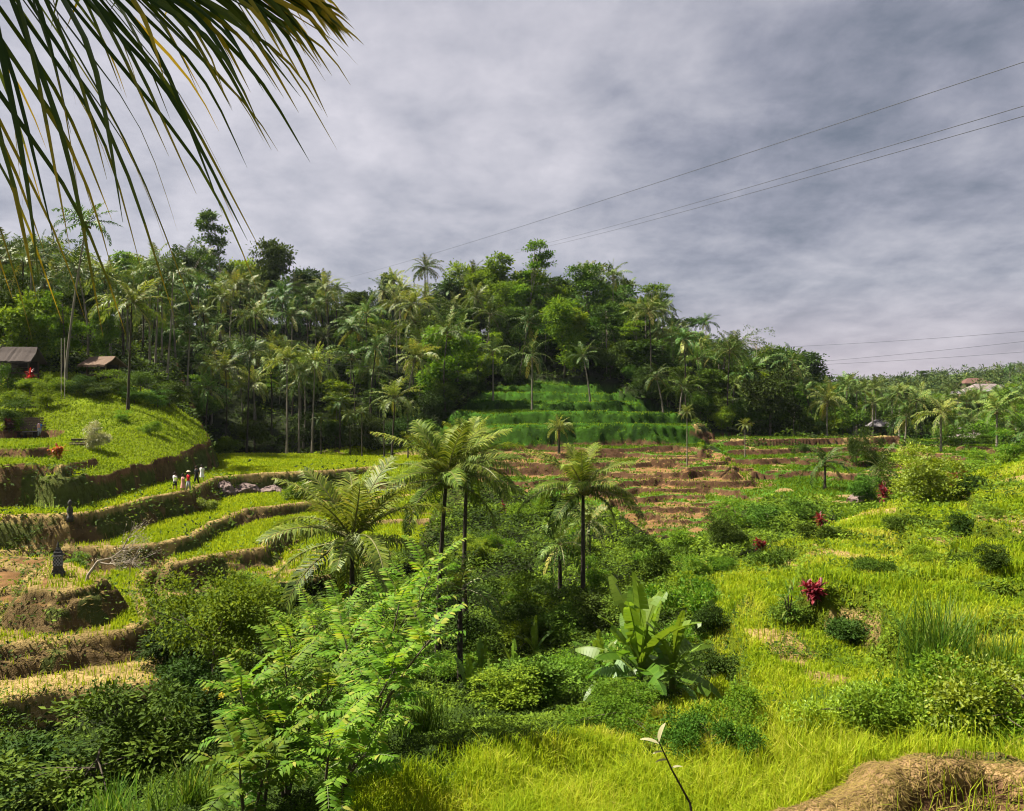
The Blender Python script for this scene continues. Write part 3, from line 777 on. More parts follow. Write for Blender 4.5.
def trunk_mesh(lean, mat, r0=.17, r1=.10, name='trunk', seg=10, sides=7):
    mb = MB(); t = np.linspace(0, 1, seg)
    pts = np.stack([lean * t ** 1.6, .25 * lean * np.sin(t * PI), t], -1)
    # the height is scaled to each palm: a unit tall trunk, real width
    rad = r1 + (r0 - r1) * (1 - t) + .12 * np.exp(-t * 18)
    a = np.arange(sides) / sides * 2 * PI
    ring = pts[:, None, :] + np.stack([np.cos(a), np.sin(a), 0 * a], -1)[None] * rad[:, None, None]
    ring[0, :, 2] -= .06
    i = np.arange(seg - 1)[:, None] * sides; k = np.arange(sides)[None]; k2 = (k + 1) % sides
    mb.add(ring.reshape(-1, 3), np.stack([i + k, i + k2, i + sides + k2, i + sides + k], -1).reshape(-1, 4))
    return mb.mesh(name, mat, True)


TRUNK = {(l, k): trunk_mesh(l, M[k]) for l in (0.0, .5, .9, 1.4, 1.9, 2.6) for k in ('palm_trunk', 'dark_trunk')}
CROWNS = [crown_far(100 + i, nf=[15, 18, 16, 14, 20, 17, 16, 15, 12, 21, 13, 17, 19, 11][i], L=[3.9, 4.2, 3.6, 4.4, 4.0, 3.5, 4.3, 3.8, 4.6, 3.4, 4.1, 4.5, 3.7, 4.2][i], tint=[.35, .42, .3, .45, .38, .5, .33, .4, .55, .28, .36, .48, .3, .6][i], dry=[0, 1, 2, 1, 0, 1, 2, 0, 3, 0, 2, 1, 4, 2][i]) for i in range(14)]
CROWNS_Y = []
for i in range(3):
    me_ = crown_far(200 + i, nf=22, L=4.0, tint=.5, dry=1); me_.materials[0] = M['palm_yellow']; CROWNS_Y.append(me_)


def palm(base, top, label, group=None, crown=None, scale=1.0, lean=None, mat='palm_trunk', cat='palm tree', name='coconut_palm', rz=None, thick=1.0):
    """base (x,y,z) ground; top z of the crown's heart"""
    h = top - base[2]
    lean = random.choice((0.0, .5, .9, .5, 1.4, 1.9)) if lean is None else lean
    r = empty(name, base, random.uniform(0, 6.28) if rz is None else rz, label, cat, group)
    inst('trunk', TRUNK[(lean, mat)], r, sc=(thick, thick, h))
    inst('crown', crown or random.choice(CROWNS), r, loc=(lean * thick, 0, h), rot=(random.uniform(-.2, .2), random.uniform(-.2, .2), random.uniform(0, 6.28)), sc=(scale, scale, scale * random.uniform(.85, 1.2)))
    return r


# the near palms: every frond a part of its own
def frond_mesh(L, e0, bend, tint, mats, leafL, droop, n=60, lw=.060, tv=.2):
    mb = MB(); frond(mb, L, e0, bend, n, lw, leafL=leafL, tint=tint, droop=droop, rsides=5, tvar=tv, side=.95)
    return mb.mesh('frond', mats)


def near_set(leafmat, L):
    out = []
    for t in (0., .15, .3, .45, .6, .75, .9, 1.0):
        for rep in range(2):
            out.append((t, frond_mesh(L * (.7 + .3 * min(1, t * 3)) * random.uniform(.92, 1.06), R(84 - 92 * t ** .85), (.6 + .8 * t) * random.uniform(.8, 1.25), .52 - .3 * t + random.uniform(-.08, .08), [M[leafmat], M['rachis']], L * .235, .32 + .42 * t)))
    return out


NEAR_G = near_set('palm_near', 4.2); NEAR_Y = near_set('palm_bright', 4.2)
DRYF = [frond_mesh(3.6, R(-40), .8, .5, [M['palm_dry'], M['rachis']], .55, .75) for _ in range(2)]
_mb = MB()
for _k in range(11):
    _a = _k * 2.4; _p = np.array([math.cos(_a) * .34, math.sin(_a) * .34, -.2 - .07 * (_k % 5)])
    tube(_mb, [_p + [0, 0, .15], _p + [0, 0, .08], _p - [0, 0, .06], _p - [0, 0, .15]], [.02, .12, .125, .03], 7, .5, 0)
COCO = _mb.mesh('coconut_cluster', M['coconut'], True)


def near_palm(base, top, label, fronds, nf=24, dry=3, scale=1.0, lean=.5, mat='dark_trunk', rz=0., seed=0, group=None):
    rd = random.Random(seed)
    h = top - base[2]
    r = empty('coconut_palm', base, rz, label, 'palm tree', group)
    inst('trunk', TRUNK[(lean, mat)], r, sc=(1, 1, h))
    for k in range(nf):
        t = k / (nf - 1)
        cand = sorted(fronds, key=lambda f: abs(f[0] - t))[:3]
        inst('frond', rd.choice(cand)[1], r, loc=(lean, 0, h - .25 * t), rot=(rd.uniform(-.32, .32), rd.uniform(-.14, .14), k * 2.39996 + rd.uniform(-.25, .25)), sc=(scale * rd.uniform(.92, 1.05),) * 3)
    for k in range(dry):
        inst('dry_frond', rd.choice(DRYF), r, loc=(lean, 0, h - .4), rot=(rd.uniform(-.3, .3), rd.uniform(-.1, .2), rd.uniform(0, 6.28)), sc=(scale,) * 3)
    inst('coconut_cluster', COCO, r, loc=(lean, 0, h), sc=(scale,) * 3)
    return r


def z_at(py, Y): return (CY - py) / F * Y


near_palm(spot(352, 38), z_at(538, 38), 'yellow green coconut palm with wide spreading fronds, before the curved terraces', NEAR_Y, nf=21, dry=0, scale=1.2, lean=0.0, seed=3)
near_palm(spot(438, 44), z_at(478, 44), 'tall coconut palm with a shaggy trunk, front one of the centre pair', NEAR_G, nf=23, dry=0, scale=1.15, lean=.5, rz=.4, seed=8)
near_palm(spot(466, 50), z_at(464, 50), 'coconut palm close behind the tall one at the centre', NEAR_G, nf=23, dry=0, scale=1.1, lean=.5, rz=1.4, seed=9)
near_palm(spot(583, 51), z_at(487, 51), 'lone coconut palm with drooping fronds before the brown terraces', NEAR_G, nf=22, dry=0, scale=1.05, lean=0.0, seed=12)

# ------------------------------------------------------------------ broadleaf trees and shrubs
def blob(mb, lobes, nclump, nleaf, leaf, rs_, clump_r=.5, mat=0, up=.6, aspect=.55, tint=.5, shell=.55):
    """leaf sized faces in clumps spread through ellipsoid lobes (cx,cy,cz,rx,ry,rz)"""
    lob = np.array(lobes, float)
    wgt = lob[:, 3] * lob[:, 4] + lob[:, 5] * lob[:, 3]; wgt /= wgt.sum()
    li = rs_.choice(len(lob), nclump, p=wgt); L0 = lob[li]
    d = nrm(rs_.normal(0, 1, (nclump, 3))); d[:, 2] = np.where((d[:, 2] < -.3) & (rs_.random(nclump) < .7), -d[:, 2], d[:, 2])
    rad = shell + (1 - shell) * rs_.random(nclump)
    cc = L0[:, :3] + d * L0[:, 3:6] * rad[:, None]
    ct = tint + rs_.normal(0, .16, nclump)
    cr = clump_r * rs_.uniform(.6, 1.3, nclump)
    C = np.repeat(cc, nleaf, 0); D = np.repeat(d, nleaf, 0)
    off = rs_.normal(0, 1, C.shape) * [1, 1, .6]; off *= np.repeat(cr, nleaf)[:, None] * .55
    C = C + off
    A = nrm(off * .8 / (np.repeat(cr, nleaf)[:, None] + 1e-6) + D * .6 + rs_.normal(0, .5, C.shape) + [0, 0, -.25])
    N = nrm(D * .5 + [0, 0, up] + rs_.normal(0, .45, C.shape))
    l = leaf * rs_.uniform(.6, 1.35, len(C))
    cards(mb, C, A, N, l, l * aspect, np.clip(np.repeat(ct, nleaf) + rs_.normal(0, .12, len(C)), 0, 1), mat, fold=.1)
    return cc


def limbs(mb, h, targets, r0, rs_, mat=0, lean=0.0, split=.5):
    top = np.array([lean, 0, h])
    t = np.linspace(0, 1, 7)[:, None]
    ctl = np.array([rs_.normal(0, .03) * h, rs_.normal(0, .03) * h, 0])
    pts = top * t + ctl * np.sin(t * PI); pts[0, 2] -= .3
    tube(mb, pts, np.linspace(r0, r0 * .35, 7), 7, .5, mat)
    for p in targets:
        b = pts[int(rs_.integers(3, 6))] if split else pts[4]
        m = (b + p) / 2 + [0, 0, .06 * h]
        tube(mb, [b, (b + m) / 2, m, p], [r0 * .35, r0 * .27, r0 * .2, r0 * .08], 5, .5, mat, cap=False)


def tree_proto(kind, seed):
    rs_ = np.random.default_rng(seed)
    cb, tb = MB(), MB()
    if kind == 'round':                       # dense rounded crown, 14 m
        lob = [(rs_.normal(0, 1.7), rs_.normal(0, 1.7), 8.2 + rs_.normal(0, 2.1), rs_.uniform(1.8, 2.9), rs_.uniform(1.8, 2.9), rs_.uniform(1.5, 2.4)) for _ in range(11)]
        cc = blob(cb, lob, 430, 17, .50, rs_, .8); hh, r0 = 8.5, .22
    elif kind == 'tall':                      # tall open crown on a clear trunk, 18 m
        lob = [(rs_.normal(0, 1.5), rs_.normal(0, 1.5), rs_.uniform(5, 17), rs_.uniform(1.2, 2.3), rs_.uniform(1.2, 2.3), rs_.uniform(.8, 1.4)) for _ in range(18)]
        cc = blob(cb, lob, 430, 16, .48, rs_, .7); hh, r0 = 15, .2
    elif kind == 'layered':                   # flat tiers of feathery foliage, sky showing between, 19 m
        lob = []
        for z in (8, 10, 12.2, 14.2, 16, 17.6):
            for _ in range(4):
                a = rs_.uniform(0, 6.28); q = rs_.uniform(.8, 3.4) * (1 - (z - 10) / 18)
                lob.append((math.cos(a) * q, math.sin(a) * q, z + rs_.normal(0, .3), rs_.uniform(1.0, 1.9), rs_.uniform(1.0, 1.9), .35))
        cc = blob(cb, lob, 330, 15, .42, rs_, .55, shell=.3); hh, r0 = 17, .18
    elif kind == 'slim':                      # narrow column, 15 m
        lob = [(rs_.normal(0, .6), rs_.normal(0, .6), z, rs_.uniform(1.0, 1.7), rs_.uniform(1.0, 1.7), 1.3) for z in np.linspace(3, 13.5, 11)]
        cc = blob(cb, lob, 360, 16, .46, rs_, .65); hh, r0 = 12, .16
    elif kind == 'wide':                      # low broad tree, 9 m
        lob = [(rs_.normal(0, 1.9), rs_.normal(0, 1.9), 4.6 + rs_.normal(0, 1.7), rs_.uniform(1.5, 2.4), rs_.uniform(1.5, 2.4), rs_.uniform(1.0, 1.6)) for _ in range(12)]
        cc = blob(cb, lob, 430, 17, .42, rs_, .7); hh, r0 = 5.5, .2
    elif kind == 'sparse':                    # nearly bare, pale twigs
        lob = [(rs_.normal(0, 2.0), rs_.normal(0, 2.0), rs_.uniform(9, 15), 1.3, 1.3, .6) for _ in range(10)]
        cc = blob(cb, lob, 80, 7, .30, rs_, .5); hh, r0 = 12, .17
    limbs(tb, hh, cc[rs_.choice(len(cc), 12, replace=False)], r0, rs_)
    return cb, tb


H0 = dict(round=13.0, tall=18.0, layered=18.4, slim=15.0, wide=8.5, sparse=15.8)
PROTO = {}
for kind, mats in dict(round=('leaf_dark', 'leaf_mid', 'leaf_light'), tall=('leaf_mid', 'leaf_light', 'leaf_dark'), layered=('leaf_light', 'leaf_mid', 'leaf_dark'), slim=('leaf_mid', 'leaf_dark', 'leaf_light'), wide=('leaf_mid', 'leaf_light', 'leaf_dark', 'leaf_bright'), sparse=('leaf_mid',)).items():
    for i, mt in enumerate(mats):
        cb, tb = tree_proto(kind, 40 + i * 7 + len(kind))
        PROTO[(kind, mt)] = (cb.mesh('crown', M[mt]), tb.mesh('trunk', M['pale_bark' if kind in ('sparse', 'layered') else 'bark'], True))


def tree(base, h, kind, mt, label, group=None, wide=1.0, name=None, rz=None):
    k = h / H0[kind]
    o = empty(name or dict(round='round_crowned_tree', tall='tall_open_tree', layered='tiered_tree', slim='slender_tree', wide='spreading_tree', sparse='sparse_tree')[kind], base, random.uniform(0, 6.28) if rz is None else rz, label, 'tree', group)
    c_, t_ = PROTO[(kind, mt)]
    inst('trunk', t_, o, sc=(k, k, k)); inst('crown', c_, o, sc=(k * wide, k * wide, k))
    return o


SHRUB = {}


def shrub_proto(kind, mt, seed):
    key = (kind, mt, seed)
    if key in SHRUB: return SHRUB[key]
    rs_ = np.random.default_rng(seed + 900)
    cb, tb = MB(), MB()
    if kind == 'dense':                       # unit-ish: about 2 m wide, 1.7 tall
        lob = [(rs_.normal(0, .38), rs_.normal(0, .38), .85 + rs_.normal(0, .25), rs_.uniform(.4, .62), rs_.uniform(.4, .62), rs_.uniform(.35, .5)) for _ in range(8)]
        cc = blob(cb, lob, 360, 22, .085, rs_, .15)
    elif kind == 'great':                     # the same for bushes several metres wide
        lob = [(rs_.normal(0, .36), rs_.normal(0, .36), .85 + rs_.normal(0, .3), rs_.uniform(.3, .52), rs_.uniform(.3, .52), rs_.uniform(.25, .4)) for _ in range(13)]
        cc = blob(cb, lob, 330, 42, .05, rs_, .15, aspect=.6, up=1.0)
    elif kind == 'loose':
        lob = [(rs_.normal(0, .45), rs_.normal(0, .45), .75 + rs_.normal(0, .35), rs_.uniform(.3, .5), rs_.uniform(.3, .5), rs_.uniform(.25, .4)) for _ in range(10)]
        cc = blob(cb, lob, 260, 16, .11, rs_, .18, aspect=.42)
    elif kind == 'low':
        lob = [(rs_.normal(0, .55), rs_.normal(0, .55), .35 + rs_.normal(0, .1), rs_.uniform(.35, .55), rs_.uniform(.35, .55), .3) for _ in range(9)]
        cc = blob(cb, lob, 300, 18, .085, rs_, .15, aspect=.6)
    elif kind == 'creeper':                   # sprawling mass of small leaves
        lob = [(rs_.normal(0, .6), rs_.normal(0, .6), .3 + rs_.normal(0, .13), rs_.uniform(.3, .5), rs_.uniform(.3, .5), rs_.uniform(.2, .35)) for _ in range(12)]
        cc = blob(cb, lob, 520, 20, .06, rs_, .13, aspect=.55)
    elif kind == 'ferny':                     # fine feathery leaves
        lob = [(rs_.normal(0, .4), rs_.normal(0, .4), .8 + rs_.normal(0, .3), rs_.uniform(.35, .6), rs_.uniform(.35, .6), rs_.uniform(.2, .3)) for _ in range(10)]
        cc = blob(cb, lob, 230, 18, .10, rs_, .17, aspect=.28)
    hh = cc[:, 2].max() * .6
    limbs(tb, hh, cc[rs_.choice(len(cc), 9, replace=False)], .035, rs_)
    SHRUB[key] = (cb.mesh('foliage', M[mt]), tb.mesh('stem', M['bark'], True))
    return SHRUB[key]


def shrub(base, wd, ht, kind, mt, label, group=None, seed=0, name='shrub', cat='shrub'):
    f_, s_ = shrub_proto(kind, mt, seed)
    o = empty(name, base, random.uniform(0, 6.28), label, cat, group)
    zz = dict(dense=1.7, great=1.75, loose=1.55, low=.8, ferny=1.6, creeper=.75)[kind]
    sc = (wd / 1.9, wd / 1.9, ht / zz)
    inst('stem', s_, o, sc=sc); inst('foliage', f_, o, sc=sc)
    return o


# ------------------------------------------------------------------ the forest on the hill
SKY = np.array([(-80, 235), (0, 228), (40, 236), (85, 262), (130, 250), (170, 250), (200, 238), (240, 256), (290, 276), (330, 276), (360, 284), (400, 268), (425, 266), (450, 278), (480, 264), (510, 262), (560, 277), (590, 272), (615, 280), (640, 292), (660, 292), (690, 326), (710, 325), (740, 342), (770, 338), (800, 358), (825, 374), (860, 392)], float)


def sky(px): return float(np.interp(px, SKY[:, 0], SKY[:, 1]))


LAB_T = dict(round='broadleaf tree with a dense rounded crown in the hillside forest', tall='tall broadleaf tree with an open crown in the hillside forest', layered='tree with flat feathery tiers in the hillside forest',
             slim='slender leafy tree in the hillside forest', wide='low spreading tree at the foot of the hillside forest')
placed = []
np_, nt_ = 0, 0
rows = [(124, 6.0), (129, 6.0), (134, 6.0), (139, 5.8), (145, 5.8), (151, 6.0), (158, 6.2), (165, 6.3), (172, 6.4), (180, 6.6), (188, 6.8), (197, 6.8), (206, 6.4), (213, 6.2), (219, 6.0)]
for Y0, sp in rows:
    x0 = (-70 - CX) / F * Y0; x1 = (850 - CX) / F * Y0
    for x in np.arange(x0, x1, sp):
        X = x + random.uniform(-.42, .42) * sp; Y = Y0 + random.uniform(-3, 3)
        px = CX + F * X / Y
        b = np.array([X, Y, float(gz(X, Y))]); py = CY - F * b[2] / Y
        if px < 175 and Y < 122: continue
        if 175 <= px < 440 and Y < 137: continue
        if inpoly(np.array([px]), np.array([py]), LAWNT)[0] and 415 < px < 700 and Y < 172: continue
        if 440 <= px < 690 and (Y < 136 or py > 432): continue
        if px >= 690 and Y < 152 + max(0, (px - 780)) * .2: continue
        tz = z_at(sky(px) + random.choice((random.uniform(0, 26), random.uniform(-10, 34))), Y)
        ridge = Y0 >= 198
        hmax = tz - b[2]
        left = px < 430
        ispalm = random.random() < (.84 if left and not ridge else .5 if px > 640 and not ridge else .30)
        if px > 800 and hmax < 8: hmax = 8
        if ispalm:
            h = min(random.uniform(10, 18), hmax - 1.8) if not ridge else min(hmax - 2.0, 20)
            if h < 4.5 or np_ > 292: continue
            mat = random.choice(('palm_trunk', 'palm_trunk', 'dark_trunk') if Y0 < 150 else ('palm_trunk', 'dark_trunk', 'dark_trunk'))
            palm(b, b[2] + h, 'coconut palm among the many on the forested hillside', 'coconut palms of the hillside forest', scale=random.uniform(1.05, 1.42), mat=mat, crown=random.choice(CROWNS_Y) if random.random() < .2 else None)
            np_ += 1
        else:
            kind = random.choices(('round', 'tall', 'layered', 'slim'), (.34, .3, .16, .2))[0]
            h = min(random.uniform(6, 11) if left else random.uniform(8, 16), hmax) if not ridge else min(hmax, 24)
            if h < 5: continue
            mt = random.choice([k[1] for k in PROTO if k[0] == kind] + (['leaf_dark'] * 2 if left else []))
            tree(b, h, kind, mt, LAB_T[kind], 'trees of the hillside forest', wide=random.uniform(.95, 1.3) * min(1.5, max(1, 13 / h)))
            nt_ += 1
        if Y0 > 140 and random.random() < (.9 if ridge else .32 if left else .45):                # lower storey
            X += random.uniform(-3, 3); Y += random.uniform(-3, 1)
            hh_ = random.uniform(5, 9) if ridge else random.uniform(3, 5.5)
            if hmax > hh_:
                tree(np.array([X, Y, float(gz(X, Y))]), hh_, 'wide', random.choice(('leaf_dark', 'leaf_mid', 'leaf_dark', 'leaf_dark')), 'low leafy tree in the lower storey of the hillside forest', 'lower storey of the hillside forest', wide=1.15)
# low growth along the forest's foot
for px, Y, h in [(200, 137, 5), (225, 135, 4), (255, 138, 5), (335, 137, 5), (372, 134, 6), (400, 132, 5), (425, 140, 7), (445, 146, 6), (700, 152, 6), (722, 150, 5), (748, 152, 6), (775, 154, 6), (800, 158, 6), (822, 160, 6), (842, 165, 7), (430, 130, 4), (668, 158, 6), (610, 168, 7), (470, 165, 7), (505, 168, 7)]:
    tree(spot(px, Y), h, 'wide', random.choice(('leaf_mid', 'leaf_dark', 'leaf_light')), LAB_T['wide'], 'low trees along the forest foot', wide=1.1)

# single palms and trees one can point to
PALMS = [  # px, crown py, distance, scale, lean, trunk, crown set, label
    (84, 222, 106, 1.12, 2.6, 'palm_trunk', 0, 'tallest coconut palm standing above the huts, with a leaning pale trunk'),
    (128, 303, 100, 1.25, .5, 'dark_trunk', 'y', 'golden green palm with hanging fronds beside the tan roofed hut'),
    (187, 330, 128, 1.0, .5, 'palm_trunk', 2, 'grey green palm alone before the dark forest, right of the golden palm'),
    (247, 352, 136, 1.05, .5, 'dark_trunk', 4, 'palm left of the three pale trunked palms beyond the bright paddy'),
    (287, 360, 131, 1.05, 0.0, 'palm_trunk', 'y', 'left one of the three pale trunked palms beyond the bright paddy'),
    (299, 372, 136, .85, 0.0, 'palm_trunk', 1, 'thin middle one of the three pale trunked palms beyond the bright paddy'),
    (312, 364, 131, 1.05, .5, 'palm_trunk', 'y', 'right one of the three pale trunked palms beyond the bright paddy'),
    (205, 388, 130, 1.0, .5, 'dark_trunk', 3, 'short palm at the right shoulder of the green knoll'),
    (392, 398, 118, .95, .5, 'dark_trunk', 'y', 'low palm at the right end of the bright paddy'),
    (376, 348, 142, .95, 1.4, 'dark_trunk', 6, 'leaning palm in the forest edge above the bright paddy'),
    (340, 402, 134, .7, 0.0, 'dark_trunk', 5, 'small palm behind the far edge of the bright paddy'),
    (457, 336, 152, 1.1, .5, 'palm_trunk', 1, 'large palm at the upper left corner of the deep green terraces'),
    (493, 352, 150, .95, 0.0, 'palm_trunk', 3, 'palm between the large one and the lone trunk on the deep green terraces'),
    (532, 356, 145, 1.02, 0.0, 'palm_trunk', 6, 'palm with a straight bare trunk standing on the deep green terraces'),
    (583, 356, 150, .9, 1.4, 'palm_trunk', 0, 'leaning palm at the right of the deep green terraces'),
    (559, 428, 112, .52, 0.0, 'dark_trunk', 'y', 'little young palm at the foot of the deep green terraces'),
    (656, 376, 150, 1.05, 1.4, 'palm_trunk', 2, 'left one of two palms at the right rim of the deep green terraces'),
    (680, 388, 147, 1.0, .5, 'palm_trunk', 4, 'right one of two palms at the right rim of the deep green terraces'),
    (732, 385, 158, .95, .5, 'palm_trunk', 7, 'palm at the left of a group below the dark wood'),
    (750, 403, 152, .85, 0.0, 'palm_trunk', 3, 'shortest palm of the group below the dark wood'),
    (775, 388, 162, .95, .5, 'dark_trunk', 1, 'palm at the right of a group below the dark wood'),
    (827, 402, 150, 1.0, 0.0, 'palm_trunk', 'y', 'bright palm behind the long straight bund'),
    (846, 383, 185, .95, 0.0, 'palm_trunk', 0, 'palm rising against the sky beyond the end of the wood'),
    (873, 404, 160, .85, 0.0, 'palm_trunk', 5, 'palm with a ragged crown behind the right end of the long bund'),
    (941, 414, 116, .98, 0.0, 'palm_trunk', 'y', 'palm with a full round crown standing before the village houses'),
    (997, 410, 112, .98, 0.0, 'palm_trunk', 7, 'dark crowned palm with a pale trunk at the right edge of the village'),
    (1022, 434, 108, .9, .5, 'dark_trunk', 4, 'palm cut by the right border, beside the dark crowned one'),
    (825, 462, 90, .85, 0.0, 'dark_trunk', 2, 'low dark palm on the small green terraces of the right side'),
    (880, 470, 86, .7, 0.0, 'dark_trunk', 6, 'low young palm beside the yellow green bush'),
    (589, 523, 58, .62, 0.0, 'dark_trunk', 5, 'young palm beside the trunk of the lone drooping palm'),
    (655, 332, 182, 1.05, .5, 'dark_trunk', 0, 'palm high in the forest above the right rim of the deep green terraces'),
    (425, 268, 200, 1.0, 0.0, 'dark_trunk', 1, 'palm crown breaking the skyline where the power cable meets the wood'),
    (613, 276, 195, 1.0, 0.0, 'palm_trunk', 3, 'slim palm breaking the skyline right of the tallest tiered tree'),
    (706, 322, 190, .95, 0.0, 'palm_trunk', 2, 'palm breaking the skyline on the right shoulder of the wood'),
    (20, 262, 118, 1.0, .5, 'dark_trunk', 3, 'dark palm behind the hanging leaflets at the upper left'),
    (560, 545, 54, .55, 0.0, 'dark_trunk', 1, 'small shaded palm in the gully behind the centre palms'),
    (350, 330, 160, 1.0, .5, 'dark_trunk', 3, 'palm high in the forest above the three pale trunks'),
    (460, 590, 40, .7, 0.0, 'dark_trunk', 0, 'shaded low palm between the trunks of the centre pair'),
]
for px, py, Y, s, ln, mt, cr, lab in PALMS:
    b = spot(px, Y); 
    rz = 0.0 if ln < 1 else (0.25 if px < 400 else 2.9)
    if ln >= 1: b = spot(px - ln * F / Y * math.cos(rz), Y)
    cm = CROWNS_Y[len(lab) % 3] if cr == 'y' else CROWNS[cr]
    palm(b, max(z_at(py, Y), b[2] + 1.2), lab, 'palms standing out along the valley', crown=cm, scale=s * 1.14, lean=ln, mat=mt, rz=rz)

TREES = [
    (213, 214, 205, 'layered', 'leaf_mid', .95, 'tall airy tree with flat tiers on the skyline at the left'),
    (265, 240, 200, 'round', 'leaf_dark', .75, 'dark ball crowned tree alone on the skyline, right of the airy tall one'),
    (535, 243, 195, 'layered', 'leaf_light', 1.0, 'tallest yellow green tiered tree in the middle of the skyline'),
    (496, 254, 198, 'slim', 'leaf_light', 1.2, 'tall dense yellow green tree left of the tallest tiered tree'),
    (588, 265, 196, 'tall', 'leaf_mid', 1.1, 'leafy skyline tree right of the tallest tiered tree'),
    (652, 286, 192, 'layered', 'leaf_light', 1.3, 'broad light green tiered tree where the skyline steps down'),
    (757, 322, 205, 'sparse', 'leaf_mid', 1.0, 'nearly bare pale tree on the falling skyline'),
    (808, 352, 200, 'round', 'leaf_dark', 1.2, 'big dark round tree ending the wood at the right'),
    (785, 350, 196, 'round', 'leaf_dark', 1.1, 'dark tree next to the last round one of the wood'),
    (30, 285, 116, 'wide', 'leaf_light', .9, 'light green tree over the grey thatched hut'),
    (62, 290, 112, 'tall', 'leaf_light', .95, 'light green tree between the two huts, the swing hanging from it'),
    (3, 290, 116, 'round', 'leaf_mid', .8, 'leafy tree cut by the left border above the huts'),
    (105, 318, 122, 'round', 'leaf_light', .8, 'yellow green tree behind the tan roofed hut'),
    (770, 372, 150, 'wide', 'leaf_dark', .8, 'low dark tree under the palm group at the wood edge'),
    (760, 372, 200, 'round', 'leaf_mid', 1.1, 'mid green tree on the lower right slope of the wood'),
    (455, 345, 175, 'tall', 'leaf_light', 1.0, 'fresh green tree at the upper left of the deep green terraces'),
    (605, 340, 175, 'wide', 'leaf_light', .8, 'lime tinged bush tree above the right of the deep green terraces'),
]
for px, py, Y, kind, mt, wd, lab in TREES:
    b = spot(px, Y); h = max(z_at(py, Y) - b[2], 5)
    tree(b, h, kind, mt, lab, 'trees standing out on the hill', wide=wd)

